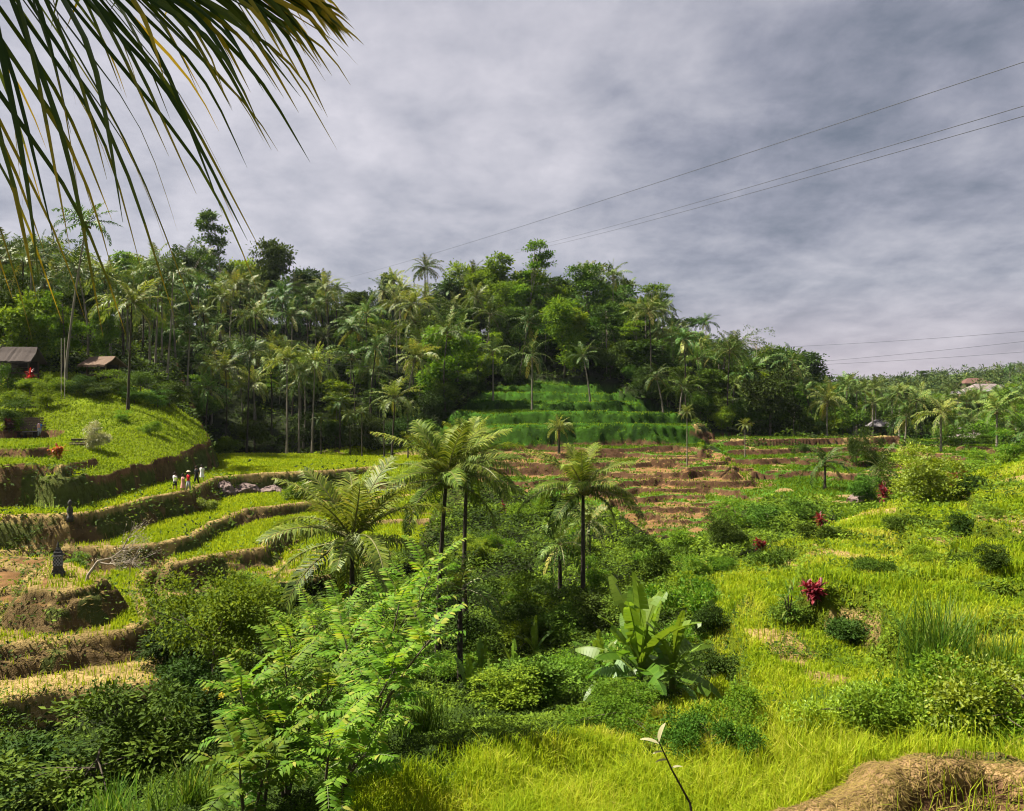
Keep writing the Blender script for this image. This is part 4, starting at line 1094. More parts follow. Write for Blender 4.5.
# ------------------------------------------------------------------ shrubs of the slope and gully
SHR = [  # px, base py, distance, width m, height m, kind, material, label, seed
    (214, 700, 34, 6.2, 5.4, 'great', 'leaf_light', 'big round dark green bush beside the left terraces', 0),
    (100, 800, 20, 3.8, 1.9, 'loose', 'leaf_mid', 'glossy shrub mass in the lower left corner', 1),
    (30, 800, 21, 3.4, 1.7, 'loose', 'leaf_dark', 'dark leafy shrub at the lower left border', 2),
    (165, 790, 21, 3.0, 2.2, 'loose', 'leaf_mid', 'shrub with lighter leaves right of the lower left corner', 3),
    (205, 765, 24, 2.8, 2.5, 'dense', 'leaf_dark', 'dark shrub carrying yellow flower heads below the round bush', 1),
    (540, 720, 24, 2.6, 1.7, 'dense', 'leaf_mid', 'rounded green bush left of the banana plant', 2),
    (575, 690, 27, 2.6, 1.8, 'ferny', 'leaf_light', 'feathery light bush behind the rounded bush beside the banana', 0),
    (500, 735, 23, 2.2, 1.3, 'dense', 'leaf_light', 'low bright bush at the upper edge of the foreground grass', 3),
    (640, 640, 38, 3.2, 2.2, 'dense', 'leaf_mid', 'bush behind the banana plant, its leaves clouded with creepers', 4),
    (612, 632, 41, 3.0, 2.0, 'dense', 'leaf_dark', 'dark bush left of the creeper clouded one', 5),
    (670, 600, 47, 3.6, 2.2, 'dense', 'leaf_mid', 'bush of mid green on the gully edge above the banana', 0),
    (724, 565, 53, 3.6, 3.3, 'great', 'leaf_dark', 'dark round bush in front of the brown terraces', 2),
    (770, 535, 66, 4.0, 2.6, 'loose', 'leaf_mid', 'broad green bush right of the dark round one', 4),
    (735, 525, 72, 4.5, 2.6, 'loose', 'leaf_light', 'light green bush at the lower end of the brown terraces', 5),
    (800, 530, 66, 3.6, 2.2, 'dense', 'leaf_mid', 'bush below the red cordyline at the meadow top', 6),
    (690, 545, 66, 3.6, 2.0, 'loose', 'leaf_light', 'yellowish bush beneath the brown terraces', 7),
    (640, 548, 68, 3.6, 2.4, 'dense', 'leaf_mid', 'mid green bush left under the brown terraces', 8),
    (545, 500, 85, 4.5, 2.4, 'loose', 'leaf_bright', 'fresh green bush between the centre palms and the lone palm', 8),
    (520, 520, 80, 4.0, 2.2, 'loose', 'leaf_light', 'bush with red tinged tips behind the centre palms', 9),
    (930, 518, 60, 5.0, 4.0, 'dense', 'leaf_lime', 'large yellow green bush on top of the right slope', 1),
    (962, 520, 58, 2.8, 2.2, 'dense', 'leaf_dark', 'dark bush at the right foot of the large yellow green bush', 7),
    (967, 570, 42, 2.2, 1.6, 'dense', 'leaf_dark', 'dark bush with arching sprays on the right slope', 8),
    (995, 566, 41, 1.0, .75, 'dense', 'leaf_bright', 'small bright bush right beside the dark arching one', 9),
    (905, 545, 47, 2.2, .9, 'low', 'leaf_mid', 'flat dark bush on the upper right slope', 0),
    (990, 622, 27, 1.2, 1.0, 'dense', 'leaf_dark', 'dark bush near the right border above the tall grass', 3),
    (968, 605, 30, 1.4, .7, 'low', 'leaf_mid', 'low bush left of the dark one near the right border', 1),
    (888, 625, 28, 1.1, .8, 'dense', 'leaf_dark', 'small dark bush right of the stubble patch', 5),
    (845, 655, 24, 1.9, .7, 'low', 'leaf_dark', 'dark strip of shrub under the stubble ledge', 2),
    (790, 648, 26, 1.6, .6, 'low', 'leaf_mid', 'low shrub at the left under the stubble ledge', 3),
    (925, 578, 36, 1.5, .7, 'low', 'leaf_light', 'low light bush in the middle of the right slope', 4),
    (870, 590, 34, 1.4, .7, 'low', 'leaf_mid', 'low bush behind the red cordyline', 5),
    (765, 580, 47, 2.4, 1.0, 'low', 'leaf_mid', 'low bush on the meadow left of the red cordyline', 6),
    (820, 560, 52, 2.6, 1.0, 'low', 'leaf_mid', 'low bush on the meadow above the red cordyline', 7),
    (708, 640, 30, 1.4, 1.5, 'dense', 'leaf_dark', 'upright dark bush right of the banana plant', 6),
    (735, 665, 24, 1.6, .7, 'low', 'leaf_dark', 'low dark bush on the bank right of the banana', 8),
    (15, 398, 96, 4.0, 3.0, 'loose', 'leaf_light', 'light leafed shrub below the grey thatched hut', 2),
    (12, 418, 92, 4.0, 2.6, 'loose', 'leaf_mid', 'shrub above the dark purple bush at the left border', 3),
    (47, 398, 99, 3.0, 3.4, 'loose', 'leaf_light', 'yellowish shrub tree at the top of the earth steps', 5),
    (97, 400, 103, 4.0, 2.2, 'dense', 'leaf_dark', 'dark bush under the tan roofed hut', 4),
    (98, 458, 80, 2.6, 2.8, 'loose', 'pale_leaf', 'pale grey green sapling on the knoll above the earth bank', 6),
    (140, 390, 108, 5.0, 4.0, 'ferny', 'leaf_mid', 'tiered feathery shrub at the top right of the knoll', 2),
    (158, 415, 106, 4.4, 2.2, 'ferny', 'leaf_mid', 'flat topped tree fern on the right edge of the knoll', 3),
    (150, 438, 92, 2.4, 1.4, 'loose', 'leaf_light', 'small light shrub on the face of the knoll', 7),
    (78, 562, 50, 1.6, .95, 'loose', 'leaf_bright', 'bright green bush right of the stone shrine', 8),
    (300, 493, 85, 4.0, 1.9, 'low', 'leaf_bright', 'fresh green creeper bush under the bright paddy bank', 9),
    (210, 497, 76, 1.8, 1.6, 'loose', 'leaf_lime', 'yellow green bush at the bend of the bank below the walkers', 9),
    (860, 508, 74, 3.0, 2.6, 'dense', 'leaf_mid', 'mid green bush beside the low dark palm', 3),
    (895, 492, 78, 3.2, 3.2, 'loose', 'leaf_mid', 'thin bush left of the large yellow green bush', 1),
    (857, 460, 110, 2.6, 4.5, 'loose', 'leaf_dark', 'slim dark tree left one of two at the end of the lower bund', 0),
    (870, 462, 110, 2.6, 4.5, 'loose', 'leaf_dark', 'slim dark tree right one of two at the end of the lower bund', 1),
    (805, 455, 122, 2.0, 2.0, 'dense', 'leaf_dark', 'small dark bush on the lower bund', 2),
    (985, 470, 86, 5.0, 2.2, 'loose', 'leaf_bright', 'bright bush line along the top of the right slope', 4),
    (1015, 478, 70, 3.6, 2.0, 'loose', 'leaf_bright', 'bright leafy bush at the right border on the slope top', 5),
    (118, 395, 106, 4.4, 2.6, 'loose', 'leaf_light', 'light shrub before the posts of the tan roofed hut', 3),
    (135, 398, 104, 3.6, 2.4, 'dense', 'leaf_mid', 'green shrub right of the posts of the tan roofed hut', 5),
    (78, 392, 104, 3.6, 2.2, 'loose', 'leaf_mid', 'green shrub between the two huts at the slope top', 6),
    (60, 390, 104, 2.8, 1.8, 'dense', 'leaf_light', 'small light shrub under the swing tree', 1),
    (30, 385, 103, 4.0, 2.2, 'dense', 'leaf_light', 'light shrub hiding the foot of the grey thatched hut', 2),
    (8, 380, 104, 4.4, 3.4, 'loose', 'leaf_mid', 'tall shrub at the left border beside the grey thatched hut', 4),
    (170, 402, 110, 5.0, 3.2, 'loose', 'leaf_dark', 'dark shrub at the back right edge of the knoll', 7),
    (120, 425, 95, 2.0, 1.1, 'loose', 'leaf_light', 'small leafy shrub halfway up the knoll face', 3),
    (962, 452, 130, 6.0, 4.0, 'loose', 'leaf_mid', 'bush tree hiding the left end of the pale shed', 4),
    (1003, 455, 128, 7.0, 4.4, 'loose', 'leaf_light', 'light bush tree before the right end of the pale shed', 5),
    (985, 458, 120, 4.0, 2.2, 'dense', 'leaf_mid', 'low bush in front of the pale shed', 2),
    (330, 615, 42, 2.4, 1.8, 'loose', 'leaf_mid', 'small green shrub under the yellow green palm', 6),
    (265, 600, 50, 2.0, 1.2, 'loose', 'leaf_light', 'bright shrub on the lowest curved bund', 4),
    (480, 640, 44, 3.5, 2.6, 'loose', 'leaf_dark', 'dark broad leafed shrub in the shade of the centre palms', 7),
    (530, 625, 46, 3.5, 2.4, 'dense', 'leaf_dark', 'dark shrub in the gully left of the lone palm', 4),
    (560, 640, 42, 3.2, 2.2, 'dense', 'leaf_mid', 'green shrub under the lone palm trunk', 1),
]
for px, py, Y, wd, ht, kind, mt, lab, sd in SHR:
    p = spot(px, Y)
    if lab.startswith('big round'): ht = (z_at(562, Y) - p[2]) * 1.06
    shrub(p, wd, ht, kind, mt, lab, seed=sd, cat='tree' if 'tree' in lab.split() and 'fern' not in lab else 'shrub')
for i in range(120):                           # the rest of the gully's shrubs look alike
    px, py = random.uniform(-30, 840), random.uniform(540, 800)
    if not inpoly(np.array([px]), np.array([py]), GULLY)[0]: continue
    p = hit(px, py)
    if p[1] > 90 or p[1] < 17: continue
    if 380 < px < 700 and py > 690: continue
    mt = random.choice(('leaf_mid', 'leaf_dark', 'leaf_bright', 'leaf_light', 'leaf_bright', 'leaf_light'))
    if px < 300 and py > 700: continue
    w_ = random.uniform(1.4, 2.6) * min(1.4, p[1] / 38 + .3)
    shrub(p, w_, w_ * random.uniform(.5, .8), random.choice(('dense', 'loose', 'low')), mt, 'leafy green shrub in the crowded undergrowth of the gully', 'shrubs crowding the gully', seed=random.randrange(6))

# yellow flower heads on the dark shrub are its parts
fl = [o for o in bpy.data.objects if o.get('label', '').startswith('dark shrub carrying yellow')][0]
for k, (px, py) in enumerate([(205, 690), (222, 696), (200, 703), (180, 715), (212, 722), (226, 712)]):
    mb = MB(); rs_ = np.random.default_rng(k)
    blob(mb, [(0, 0, 0, .07, .07, .05)], 16, 9, .075, rs_, .05)
    q = W(px, py, 23.4) - np.array(fl.location)
    c_, s_ = math.cos(-fl.rotation_euler.z), math.sin(-fl.rotation_euler.z)
    mb.build('flower_head', M['flower'], fl, loc=(q[0] * c_ - q[1] * s_, q[0] * s_ + q[1] * c_, q[2]))


# ------------------------------------------------------------------ plants with their own shapes
def strap_leaf(mb, L, wd, e0, bend, az, tint, base=(0, 0, 0), mat=0, K=9, fold=.18, tip=.25, tear=0.0):
    s, e, x, z = frond_pts(L, e0, bend, K)
    w = wd * np.clip(np.sin(PI * (.08 + .9 * s)), .06, 1) ** .55
    w[0] = wd * .12
    nx, nz_ = -np.sin(e), np.cos(e)
    ce = np.stack([x, 0 * x, z], -1)
    up = np.stack([nx, 0 * x, nz_], -1)
    y = np.array([0, 1., 0])
    l_ = ce + y * (w * .5)[:, None] + up * (w * fold)[:, None]; r_ = ce - y * (w * .5)[:, None] + up * (w * fold)[:, None]
    if tear: l_ += rng.normal(0, tear, l_.shape); r_ += rng.normal(0, tear, r_.shape)
    v = np.stack([l_, ce, r_], 1).reshape(-1, 3)
    c_, s_ = math.cos(az), math.sin(az)
    v = v @ np.array([[c_, s_, 0], [-s_, c_, 0], [0, 0, 1]]) + np.asarray(base, float)
    i = np.arange(K - 1) * 3
    q = np.concatenate([np.stack([i, i + 1, i + 4, i + 3], -1), np.stack([i + 1, i + 2, i + 5, i + 4], -1)])
    mb.add(v, q, None, np.clip(tint + rng.normal(0, .05, len(q)), 0, 1), mat)


def torn_leaf(mb, L, wd, e0, bend, tint, seed):
    rd = np.random.default_rng(seed); K = 22
    s, e, x, z = frond_pts(L, e0, bend, K)
    w = wd * np.clip(np.sin(PI * (.04 + .93 * s)), .05, 1) ** .6; w[:2] *= .3
    ce = np.stack([x, 0 * x, z], -1); up = np.stack([-np.sin(e), 0 * e, np.cos(e)], -1); T = np.stack([np.cos(e), 0 * e, np.sin(e)], -1)
    for sg in (1, -1):
        fold = .25; shift = 0.0
        for i in range(K - 1):
            if rd.random() < .3: fold = rd.uniform(-.5, .35); shift = rd.uniform(-.02, .05)
            e0_ = ce[i] + np.array([0, sg, 0]) * w[i] * .5 + up[i] * w[i] * fold + T[i] * shift
            e1_ = ce[i + 1] + np.array([0, sg, 0]) * w[i + 1] * .5 + up[i + 1] * w[i + 1] * fold + T[i + 1] * (shift - .012)
            mb.add([ce[i], ce[i + 1], e1_, e0_], [[0, 1, 2, 3]], None, float(np.clip(tint + rd.normal(0, .07), 0, 1)))
    tube(mb, ce, np.linspace(.022, .006, K), 4, min(1, tint + .3), 0, cap=False)


def banana(base, h, label, n=12, seed=0, group=None, L=2.0):
    rd = random.Random(seed)
    o = empty('banana_plant', base, rd.uniform(0, 6), label, 'banana plant', group)
    mb = MB(); t = np.linspace(0, 1, 6)[:, None]
    tube(mb, np.array([.05, 0, 1.]) * t * h * .45 + [0, 0, -.2], np.linspace(.14, .07, 6), 8)
    mb.build('stem', M['stem_green'], o, smooth=True)
    for k in range(n):
        t = k / max(1, n - 1)
        mb = MB(); torn_leaf(mb, L * rd.uniform(.8, 1.15), L * .22, R(90 - 62 * t) + rd.uniform(-.1, .1), .35 + 1.3 * t, .8 - .5 * t + rd.uniform(-.1, .1), seed * 40 + k)
        lf = mb.build('leaf', M['banana'], o, smooth=False)
        lf.location = (0, 0, h * (.42 - .22 * t)); lf.rotation_euler = (rd.uniform(-.15, .15), 0, k * 2.4 + rd.uniform(-.3, .3))
    return o


banana(spot(640, 22.5), 3.6, 'large banana plant with paddle leaves above the foreground grass', 17, 4, L=2.35)
banana(spot(672, 22.2), 2.5, 'smaller banana plant at the right side of the large one', 9, 6, L=1.5)
banana(spot(600, 27), 2.2, 'young banana plant left behind the large one', 8, 7, L=1.4)
for k, (px, Y, h) in enumerate([(482, 38, 2.6), (515, 36, 2.4), (498, 33, 2.2), (535, 40, 2.4), (468, 35, 2.2)]):
    banana(spot(px, Y), h, 'shaded broad leafed wild banana in the gully behind the foreground bushes', 8, 20 + k, 'wild bananas in the shaded gully', L=1.5)


def rosette(name, base, h, wd, leafL, leafW, n, mat, label, cat, seed=0, stem='bark', group=None, spread=.5, stems=3):
    """cordyline-like: stems ending in tufts of strap leaves"""
    rd = random.Random(seed)
    o = empty(name, base, rd.uniform(0, 6), label, cat, group)
    fb = MB(); sb = MB()
    for s in range(stems):
        a = s * 6.28 / stems + rd.uniform(-.4, .4); q = wd * .28 * rd.uniform(.4, 1)
        top = np.array([math.cos(a) * q, math.sin(a) * q, h * rd.uniform(.45, .78)])
        tube(sb, [np.array([0, 0, -.1]), top * [.4, .4, .5], top], [.03, .025, .018], 5)
        for z in np.linspace(.35, 1, 4):
            b = top * [z, z, z]
            for k in range(n // 4):
                t = rd.random()
                strap_leaf(fb, leafL * rd.uniform(.7, 1.1), leafW, R(75 - 75 * t * (1.3 - .3 * z)), .5 + .7 * t, rd.uniform(0, 6.28), rd.uniform(.1, .95), base=b, K=5, fold=.15)
    sb.build('stem', M[stem], o); fb.build('foliage', M[mat], o)
    return o


rosette('red_cordyline', hit(815, 604), .72, .95, .34, .10, 30, 'leaf_red', 'crimson cordyline bush alone on the bright meadow', 'shrub', 1, stems=6)
rosette('red_cordyline', hit(821, 530), 1.5, 1.1, .6, .14, 20, 'leaf_red', 'red cordyline at the top of the meadow beneath the low dark palm', 'shrub', 2, stems=3)
rosette('red_cordyline', spot(884, 72), 1.9, 1.8, .7, .16, 22, 'leaf_red', 'rose red cordyline left of the large yellow green bush', 'shrub', 3, stems=4)
rosette('red_cordyline', spot(957, 62), 2.6, 1.6, .7, .16, 22, 'leaf_red', 'dark red cordyline right behind the large yellow green bush', 'shrub', 4, stems=3)
rosette('red_cordyline', hit(760, 552), 1.0, 1.2, .5, .13, 16, 'leaf_red', 'small red cordyline beside the dark round bush', 'shrub', 5, stems=3)
rosette('red_cordyline', spot(29, 104), 2.8, 2.4, .9, .25, 20, 'leaf_red', 'red leafed shrub in front of the grey thatched hut', 'shrub', 6, stems=4)
rosette('purple_bush', hit(9, 437), 2.0, 2.2, .7, .2, 24, 'leaf_purple', 'dark purple bush left of the picnic table', 'shrub', 7, stems=6)
rosette('orange_bush', hit(58, 461), 1.5, 1.6, .55, .16, 24, 'leaf_orange', 'orange red bush on the lower ledge of the knoll', 'shrub', 8, stems=5)
rosette('flowering_shrub', spot(505, 82), 1.6, 1.6, .5, .16, 14, 'leaf_red', 'red flowering shrub behind the centre palms', 'shrub', 9, stems=3)
rosette('dracaena', hit(789, 628), 1.75, .7, .5, .06, 20, 'reed', 'thin upright green dracaena left of the crimson cordyline', 'plant', 10, stems=3, stem='bark')


def reed_clump(base, h, n, wd, label, seed=0, group=None, name='tall_grass_clump', mat='reed', lw=.022):
    rd = random.Random(seed)
    o = empty(name, base, 0, label, 'grass clump', group)
    mb = MB()
    for k in range(n):
        a = rd.uniform(0, 6.28); q = abs(rd.gauss(0, .4)) * wd
        strap_leaf(mb, h * rd.uniform(.6, 1.25), lw, R(rd.uniform(70, 92)), rd.uniform(.15, 1.1), rd.uniform(0, 6.28), min(1, max(0, rd.gauss(.42, .2))), base=(math.cos(a) * q, math.sin(a) * q, -.05), K=7, fold=.1)
    mb.build('blades', M[mat], o)
    return o


def reed_at(px, py, ptop, n, wd, label, seed, y0=9.5):
    b = hit(px, py, y0=y0); reed_clump(b, (py - ptop) / F * b[1] * .92, n, wd * b[1] / 14, label, seed)


reed_at(938, 700, 598, 460, .85, 'tall wild cane grass clump standing highest on the right slope', 1)
reed_at(1003, 695, 632, 200, .6, 'tall grass clump at the right border beside the cane grass', 2)
reed_at(820, 752, 690, 210, .6, 'dark green grass clump behind the foreground meadow', 3)
reed_at(868, 742, 685, 110, .4, 'grass clump between the dark clump and the cane grass', 4)
reed_clump(spot(420, 18), 1.2, 220, .9, 'grass clump at the left end of the foreground meadow', 5)
reed_clump(spot(110, 15.5), 1.1, 240, 1.2, 'tall grass clump at the bottom border left of the pinnate saplings', 6)
reed_clump(spot(190, 14), 1.0, 200, .9, 'grass clump at the bottom border beside the pinnate saplings', 7)

# twined pole on the right
vp = empty('vine_post', spot(888, 12.5), 0, 'post wrapped in green creeper right of the dark grass clump', 'post')
mb = MB(); tube(mb, [(0, 0, -.1), (0.02, 0, .5), (0, 0, 1.0)], [.02, .02, .015], 5); mb.build('pole', M['bark'], vp)
mb = MB(); blob(mb, [(0, 0, .35, .13, .13, .4), (0, 0, .8, .07, .07, .25)], 60, 9, .07, np.random.default_rng(5), .07); mb.build('vine', M['leaf_mid'], vp)


def pinnate_leaf(mb, L, e0, bend, pairs, ll, lw, az, base, tint, mat=0, mrib=1):
    s, e, x, z = frond_pts(L, e0, bend, 8)
    si = np.repeat(np.linspace(.22, 1, pairs), 2); sg = np.tile([1., -1.], pairs)
    ei = np.interp(si, s, e); p0 = np.stack([np.interp(si, s, x), 0 * si, np.interp(si, s, z)], -1)
    T = np.stack([np.cos(ei), 0 * ei, np.sin(ei)], -1); U = np.stack([-np.sin(ei), 0 * ei, np.cos(ei)], -1)
    d = nrm(T * .45 + np.array([0, 1., 0]) * sg[:, None] + U * rng.uniform(-.35, .15, len(si))[:, None])
    N = nrm(U + rng.normal(0, .18, U.shape))
    S = nrm(np.cross(d, N)); l = ll * np.sin(PI * (.22 + .62 * si)) ** .5 * rng.uniform(.85, 1.1, len(si)); w = lw * l / ll
    k = np.array([.0, .3, .65, 1.0]); hw = np.array([.0, .5, .42, 0]); dr = np.array([0, 0.02, -.02, -.14])
    c_, s_ = math.cos(az), math.sin(az); Rm = np.array([[c_, s_, 0], [-s_, c_, 0], [0, 0, 1]])
    V = []
    for j in range(4):
        ctr = p0 + d * (l * k[j])[:, None] + N * (l * dr[j])[:, None]
        if j in (0, 3): V.append(ctr)
        else: V.append(ctr + S * (w * hw[j])[:, None]); V.append(ctr - S * (w * hw[j])[:, None])
    v = np.stack(V, 1).reshape(-1, 3) @ Rm + base
    i = np.arange(len(si)) * 6
    ti = np.clip(tint + rng.normal(0, .16, len(si)), 0, .92); ti[rng.random(len(si)) < .05] = 1
    n0 = mb.n
    mb.add(v, np.stack([i + 1, i + 2, i + 4, i + 3], -1), None, ti, mat)
    mb.n = n0
    mb.add(np.zeros((0, 3)), None, np.concatenate([np.stack([i, i + 2, i + 1], -1), np.stack([i + 3, i + 4, i + 5], -1)]), np.concatenate([ti, ti]), mat)
    mb.n = n0 + len(v)
    tube(mb, np.stack([x, 0 * x, z], -1) @ Rm + base, np.linspace(.008, .003, 8), 3, .5, mrib, cap=False)


def pinnate_tree(base, tips, label, nleaf=14, L=.9, seed=0, mat='leaf_bright', ll=.20, lw=.06):
    rd = random.Random(seed)
    o = empty('pinnate_sapling', base, 0, label, 'sapling', 'feather leafed saplings of the foreground')
    sb = MB(); lb = MB()
    for tip in tips:
        tip = np.asarray(tip) - base
        mid = tip * [.45, .45, .55] + [rd.uniform(-.1, .1), rd.uniform(-.1, .1), .1]
        t = np.linspace(0, 1, 9)[:, None]
        pts = (1 - t) ** 2 * np.array([0, 0, -.2]) + 2 * t * (1 - t) * mid + t ** 2 * tip
        tube(sb, pts, np.linspace(.035, .012, 9), 6)
        for k in range(nleaf):
            u = 1 - (k / nleaf) ** 1.1 * .62
            b = np.array([np.interp(u, t[:, 0], pts[:, j]) for j in range(3)])
            a = k * 2.4 + rd.uniform(-.4, .4)
            f = k / nleaf
            pinnate_leaf(lb, L * rd.uniform(.75, 1.15), R(62 - 45 * f), .7 + .5 * f, 13, ll, lw, a, b, .62 - .3 * f + rd.uniform(-.1, .1))
    sb.build('stem', M['bark'], o, smooth=True); lb.build('foliage', [M[mat], M['stem_green']], o)
    return o


pinnate_tree(spot(335, 13), [W(430, 640, 12.6), W(395, 670, 12.4)], 'feather leafed sapling with a slanting bare stem, in front of the others', 19, seed=1)
pinnate_tree(spot(285, 14), [W(285, 665, 13.6), W(255, 700, 13.4), W(330, 690, 13.8)], 'leafy feather leafed sapling at the left of the slanting one', 19, seed=2)
pinnate_tree(spot(370, 16), [W(345, 640, 16), W(400, 600, 16.4), W(430, 575, 17)], 'tallest feather leafed sapling with bright arching leaves, behind the slanting one', 19, seed=3, L=1.15)
pinnate_tree(spot(250, 11.5), [W(240, 770, 11.2), W(270, 760, 11.2)], 'low feather leafed sapling at the bottom border', 11, seed=4, L=.8)
pinnate_tree(spot(320, 11.5), [W(330, 740, 11.2), W(365, 755, 11.2)], 'short glossy feather leafed sapling before the slanting stem', 12, seed=5, L=.8)
pinnate_tree(spot(300, 20), [W(290, 640, 19.5), W(315, 625, 20), W(365, 625, 20)], 'feather leafed sapling rearmost beneath the yellow green palm', 19, seed=6, L=1.2)

pinnate_tree(spot(262, 13), [W(262, 720, 12.8), W(240, 690, 12.9), W(285, 725, 12.6)], 'feather leafed sapling at the left edge of the sapling thicket', 16, seed=7, L=.9)
pinnate_tree(spot(350, 18), [W(385, 610, 18), W(340, 615, 18), W(415, 600, 18.2)], 'feather leafed sapling in the middle rear of the sapling thicket', 16, seed=8, L=1.1)

# lone young shoot at the bottom, pale leaf at its tip
sh = empty('young_shoot', spot(702, 6.2), 0, 'dark bare shoot with a pale leaf at its tip, bottom of the meadow', 'sapling')
b0 = np.array(sh.location); mb = MB()
pts = np.array([[0, 0, -.1], (W(690, 803, 6.2) - b0), (W(672, 770, 6.2) - b0), (W(659, 742, 6.2) - b0)])
tube(mb, pts, [.012, .010, .008, .005], 6); mb.build('stem', M['dark_wood'], sh)
mb = MB()
for q, (az, e, l) in [((659, 742), (.3, 78, .15)), ((659, 744), (2.8, 15, .15)), ((664, 752), (3.3, 5, .09)), ((672, 768), (.2, 10, .09)), ((668, 760), (3.0, -5, .10))]:
    strap_leaf(mb, l, l * .38, R(e), .5, az, .85, base=W(q[0], q[1], 6.2) - b0, K=6)
mb.build('leaf', M['pale_leaf'], sh)

# creepers and leafy herbs near the bottom right
k_ = 0
for px, Y, w_, h_, mt, lab in [(868, 8.9, 1.0, .55, 'leaf_lime', 'yellow green creeper mound just behind the earth bund, leftmost of the row'), (925, 8.7, 1.2, .62, 'leaf_lime', 'yellow green creeper mound behind the highest part of the earth bund'), (985, 8.6, 1.3, .68, 'leaf_lime', 'yellow green creeper mound behind the right end of the earth bund'), (1035, 8.6, 1.3, .75, 'leaf_lime', 'yellow green creeper mound cut by the right border, behind the earth bund'),
                               (895, 9.8, 1.3, .65, 'leaf_lime', 'second row creeper mound nearest the vine wrapped post'), (955, 9.8, 1.5, .75, 'leaf_lime', 'second row creeper mound below the cane grass'), (1015, 9.7, 1.5, .85, 'leaf_lime', 'second row creeper mound at the right border'),
                               (930, 11.2, 1.5, .7, 'leaf_light', 'rear creeper mound at the foot of the cane grass'), (990, 11.2, 1.6, .85, 'leaf_lime', 'rear creeper mound right of the cane grass'),
                               (735, 8.6, .8, .42, 'leaf_light', 'leafy herb patch right of the dark bare shoot'), (668, 8.9, .6, .35, 'leaf_light', 'small leafy herb patch left of the dark bare shoot'), (712, 8.3, .6, .4, 'leaf_mid', 'small leafy herb patch at the foot of the dark bare shoot'),
                               (790, 14, 1.8, .5, 'leaf_light', 'leafy mound left of the dark grass clump'), (740, 16.0, 2.0, .5, 'leaf_lime', 'lime herb mound right of the smaller banana'), (700, 18.0, 2.2, .6, 'leaf_lime', 'lime herb mound at the foot of the smaller banana'),
                               (852, 13, 1.5, .6, 'leaf_mid', 'green mound between the two grass clumps'), (620, 18.5, 1.8, .7, 'leaf_light', 'leafy mound at the foot of the large banana')]:
    shrub(spot(px, Y), w_ * 1.15, h_, 'creeper', 'leaf_light' if mt == 'leaf_lime' and k_ % 3 else mt, lab, seed=20 + k_ % 4, name='creeper_mound', cat='creeper'); k_ += 1


# ------------------------------------------------------------------ dead pale tree, rocks, shrine
def dead_tree():
    b = hit(86, 582); Y = b[1]
    o = empty('bleached_tree', b, 0, 'bleached leaning little tree with pale twigs beside the shrine mound', 'tree')
    mb = MB(); rs_ = np.random.default_rng(4)
    def q(px, py, dy=0): return W(px, py, Y + dy) - b
    tube(mb, [(0, 0, -.1), q(88, 575), q(98, 561, .3), q(112, 558, .4), q(122, 550, .4), q(128, 538, .5)], [.09, .08, .07, .055, .045, .03], 6)
    tube(mb, [q(98, 562, .3), q(108, 564, .2), q(120, 563, .1), q(132, 562, 0)], [.05, .04, .03, .015], 5)
    tips = []
    for s in [q(122, 550, .4), q(128, 538, .5), q(120, 563, .1), q(112, 558, .4), q(132, 562, 0)]:
        for k in range(9):
            t = s + rs_.normal(0, .5, 3) + [.45, 0, .25]
            tube(mb, [s, (s + t) / 2 + rs_.normal(0, .06, 3), t], [.02, .012, .005], 3, cap=False)
            for _ in range(3):
                u = t + rs_.normal(0, .22, 3) + [.06, 0, .05]; tube(mb, [(s + t) / 2, u], [.009, .004], 3, cap=False); tips.append(u)
    mb.build('branches', M['pale_bark'], o)
    mb = MB(); T = np.repeat(np.array(tips), 4, 0) + rs_.normal(0, .1, (len(tips) * 4, 3))
    cards(mb, T, rs_.normal(0, 1, T.shape), rs_.normal(0, .5, T.shape) + [0, 0, 1], .11, .06, rs_.random(len(T)))
    mb.build('foliage', M['pale_leaf'], o)


dead_tree()


def rock(base, s, label, seed):
    rs_ = np.random.default_rng(seed)
    n, m = 22, 14
    a, p = np.meshgrid(np.arange(n) / n * 2 * PI, np.linspace(-.5 * PI, .5 * PI, m), indexing='ij')
    d = np.stack([np.cos(a) * np.cos(p), np.sin(a) * np.cos(p), np.sin(p)], -1)
    pl = nrm(rs_.normal(0, 1, (14, 3))); q = np.clip((d[:, :, None] * pl).sum(-1), .05, None)
    rad = np.min(rs_.uniform(.7, 1.0, 14) / q, -1); rad = np.minimum(rad, 1.25)
    rad = rad * (1 + .22 * vnoise(a * 3 + seed, p * 3) + .16 * vnoise(a * 7, p * 7 + seed))
    v = d * rad[..., None] * np.array(s)
    i = np.arange(n)[:, None] * m + np.arange(m - 1)[None]; i2 = ((np.arange(n) + 1) % n)[:, None] * m + np.arange(m - 1)[None]
    mb = MB(); mb.add(v.reshape(-1, 3), np.stack([i, i2, i2 + 1, i + 1], -1).reshape(-1, 4))
    o = mb.build('boulder', M['rock'], loc=base); o.rotation_euler = (0, 0, rs_.uniform(0, 6))
    return tag(o, label, 'rock', 'pinkish boulders under the bright paddy bank')


for px, py, s, lab, sd in [(225, 492, (1.9, 1.2, 1.0), 'large pinkish boulder left under the bright paddy bank', 1), (243, 490, (1.6, 1.2, .8), 'flat pinkish boulder in the middle under the bright paddy bank', 2), (271, 492, (1.7, 1.1, .95), 'pinkish boulder at the right under the bright paddy bank', 3)]:
    p = hit(px, py); p[2] -= .15; rock(p, s, lab, sd)
rock(spot(862, 78) + [0, 0, .3], (1.8, 1.2, 1.0), 'grey brown boulder beside the rose red cordyline', 9)


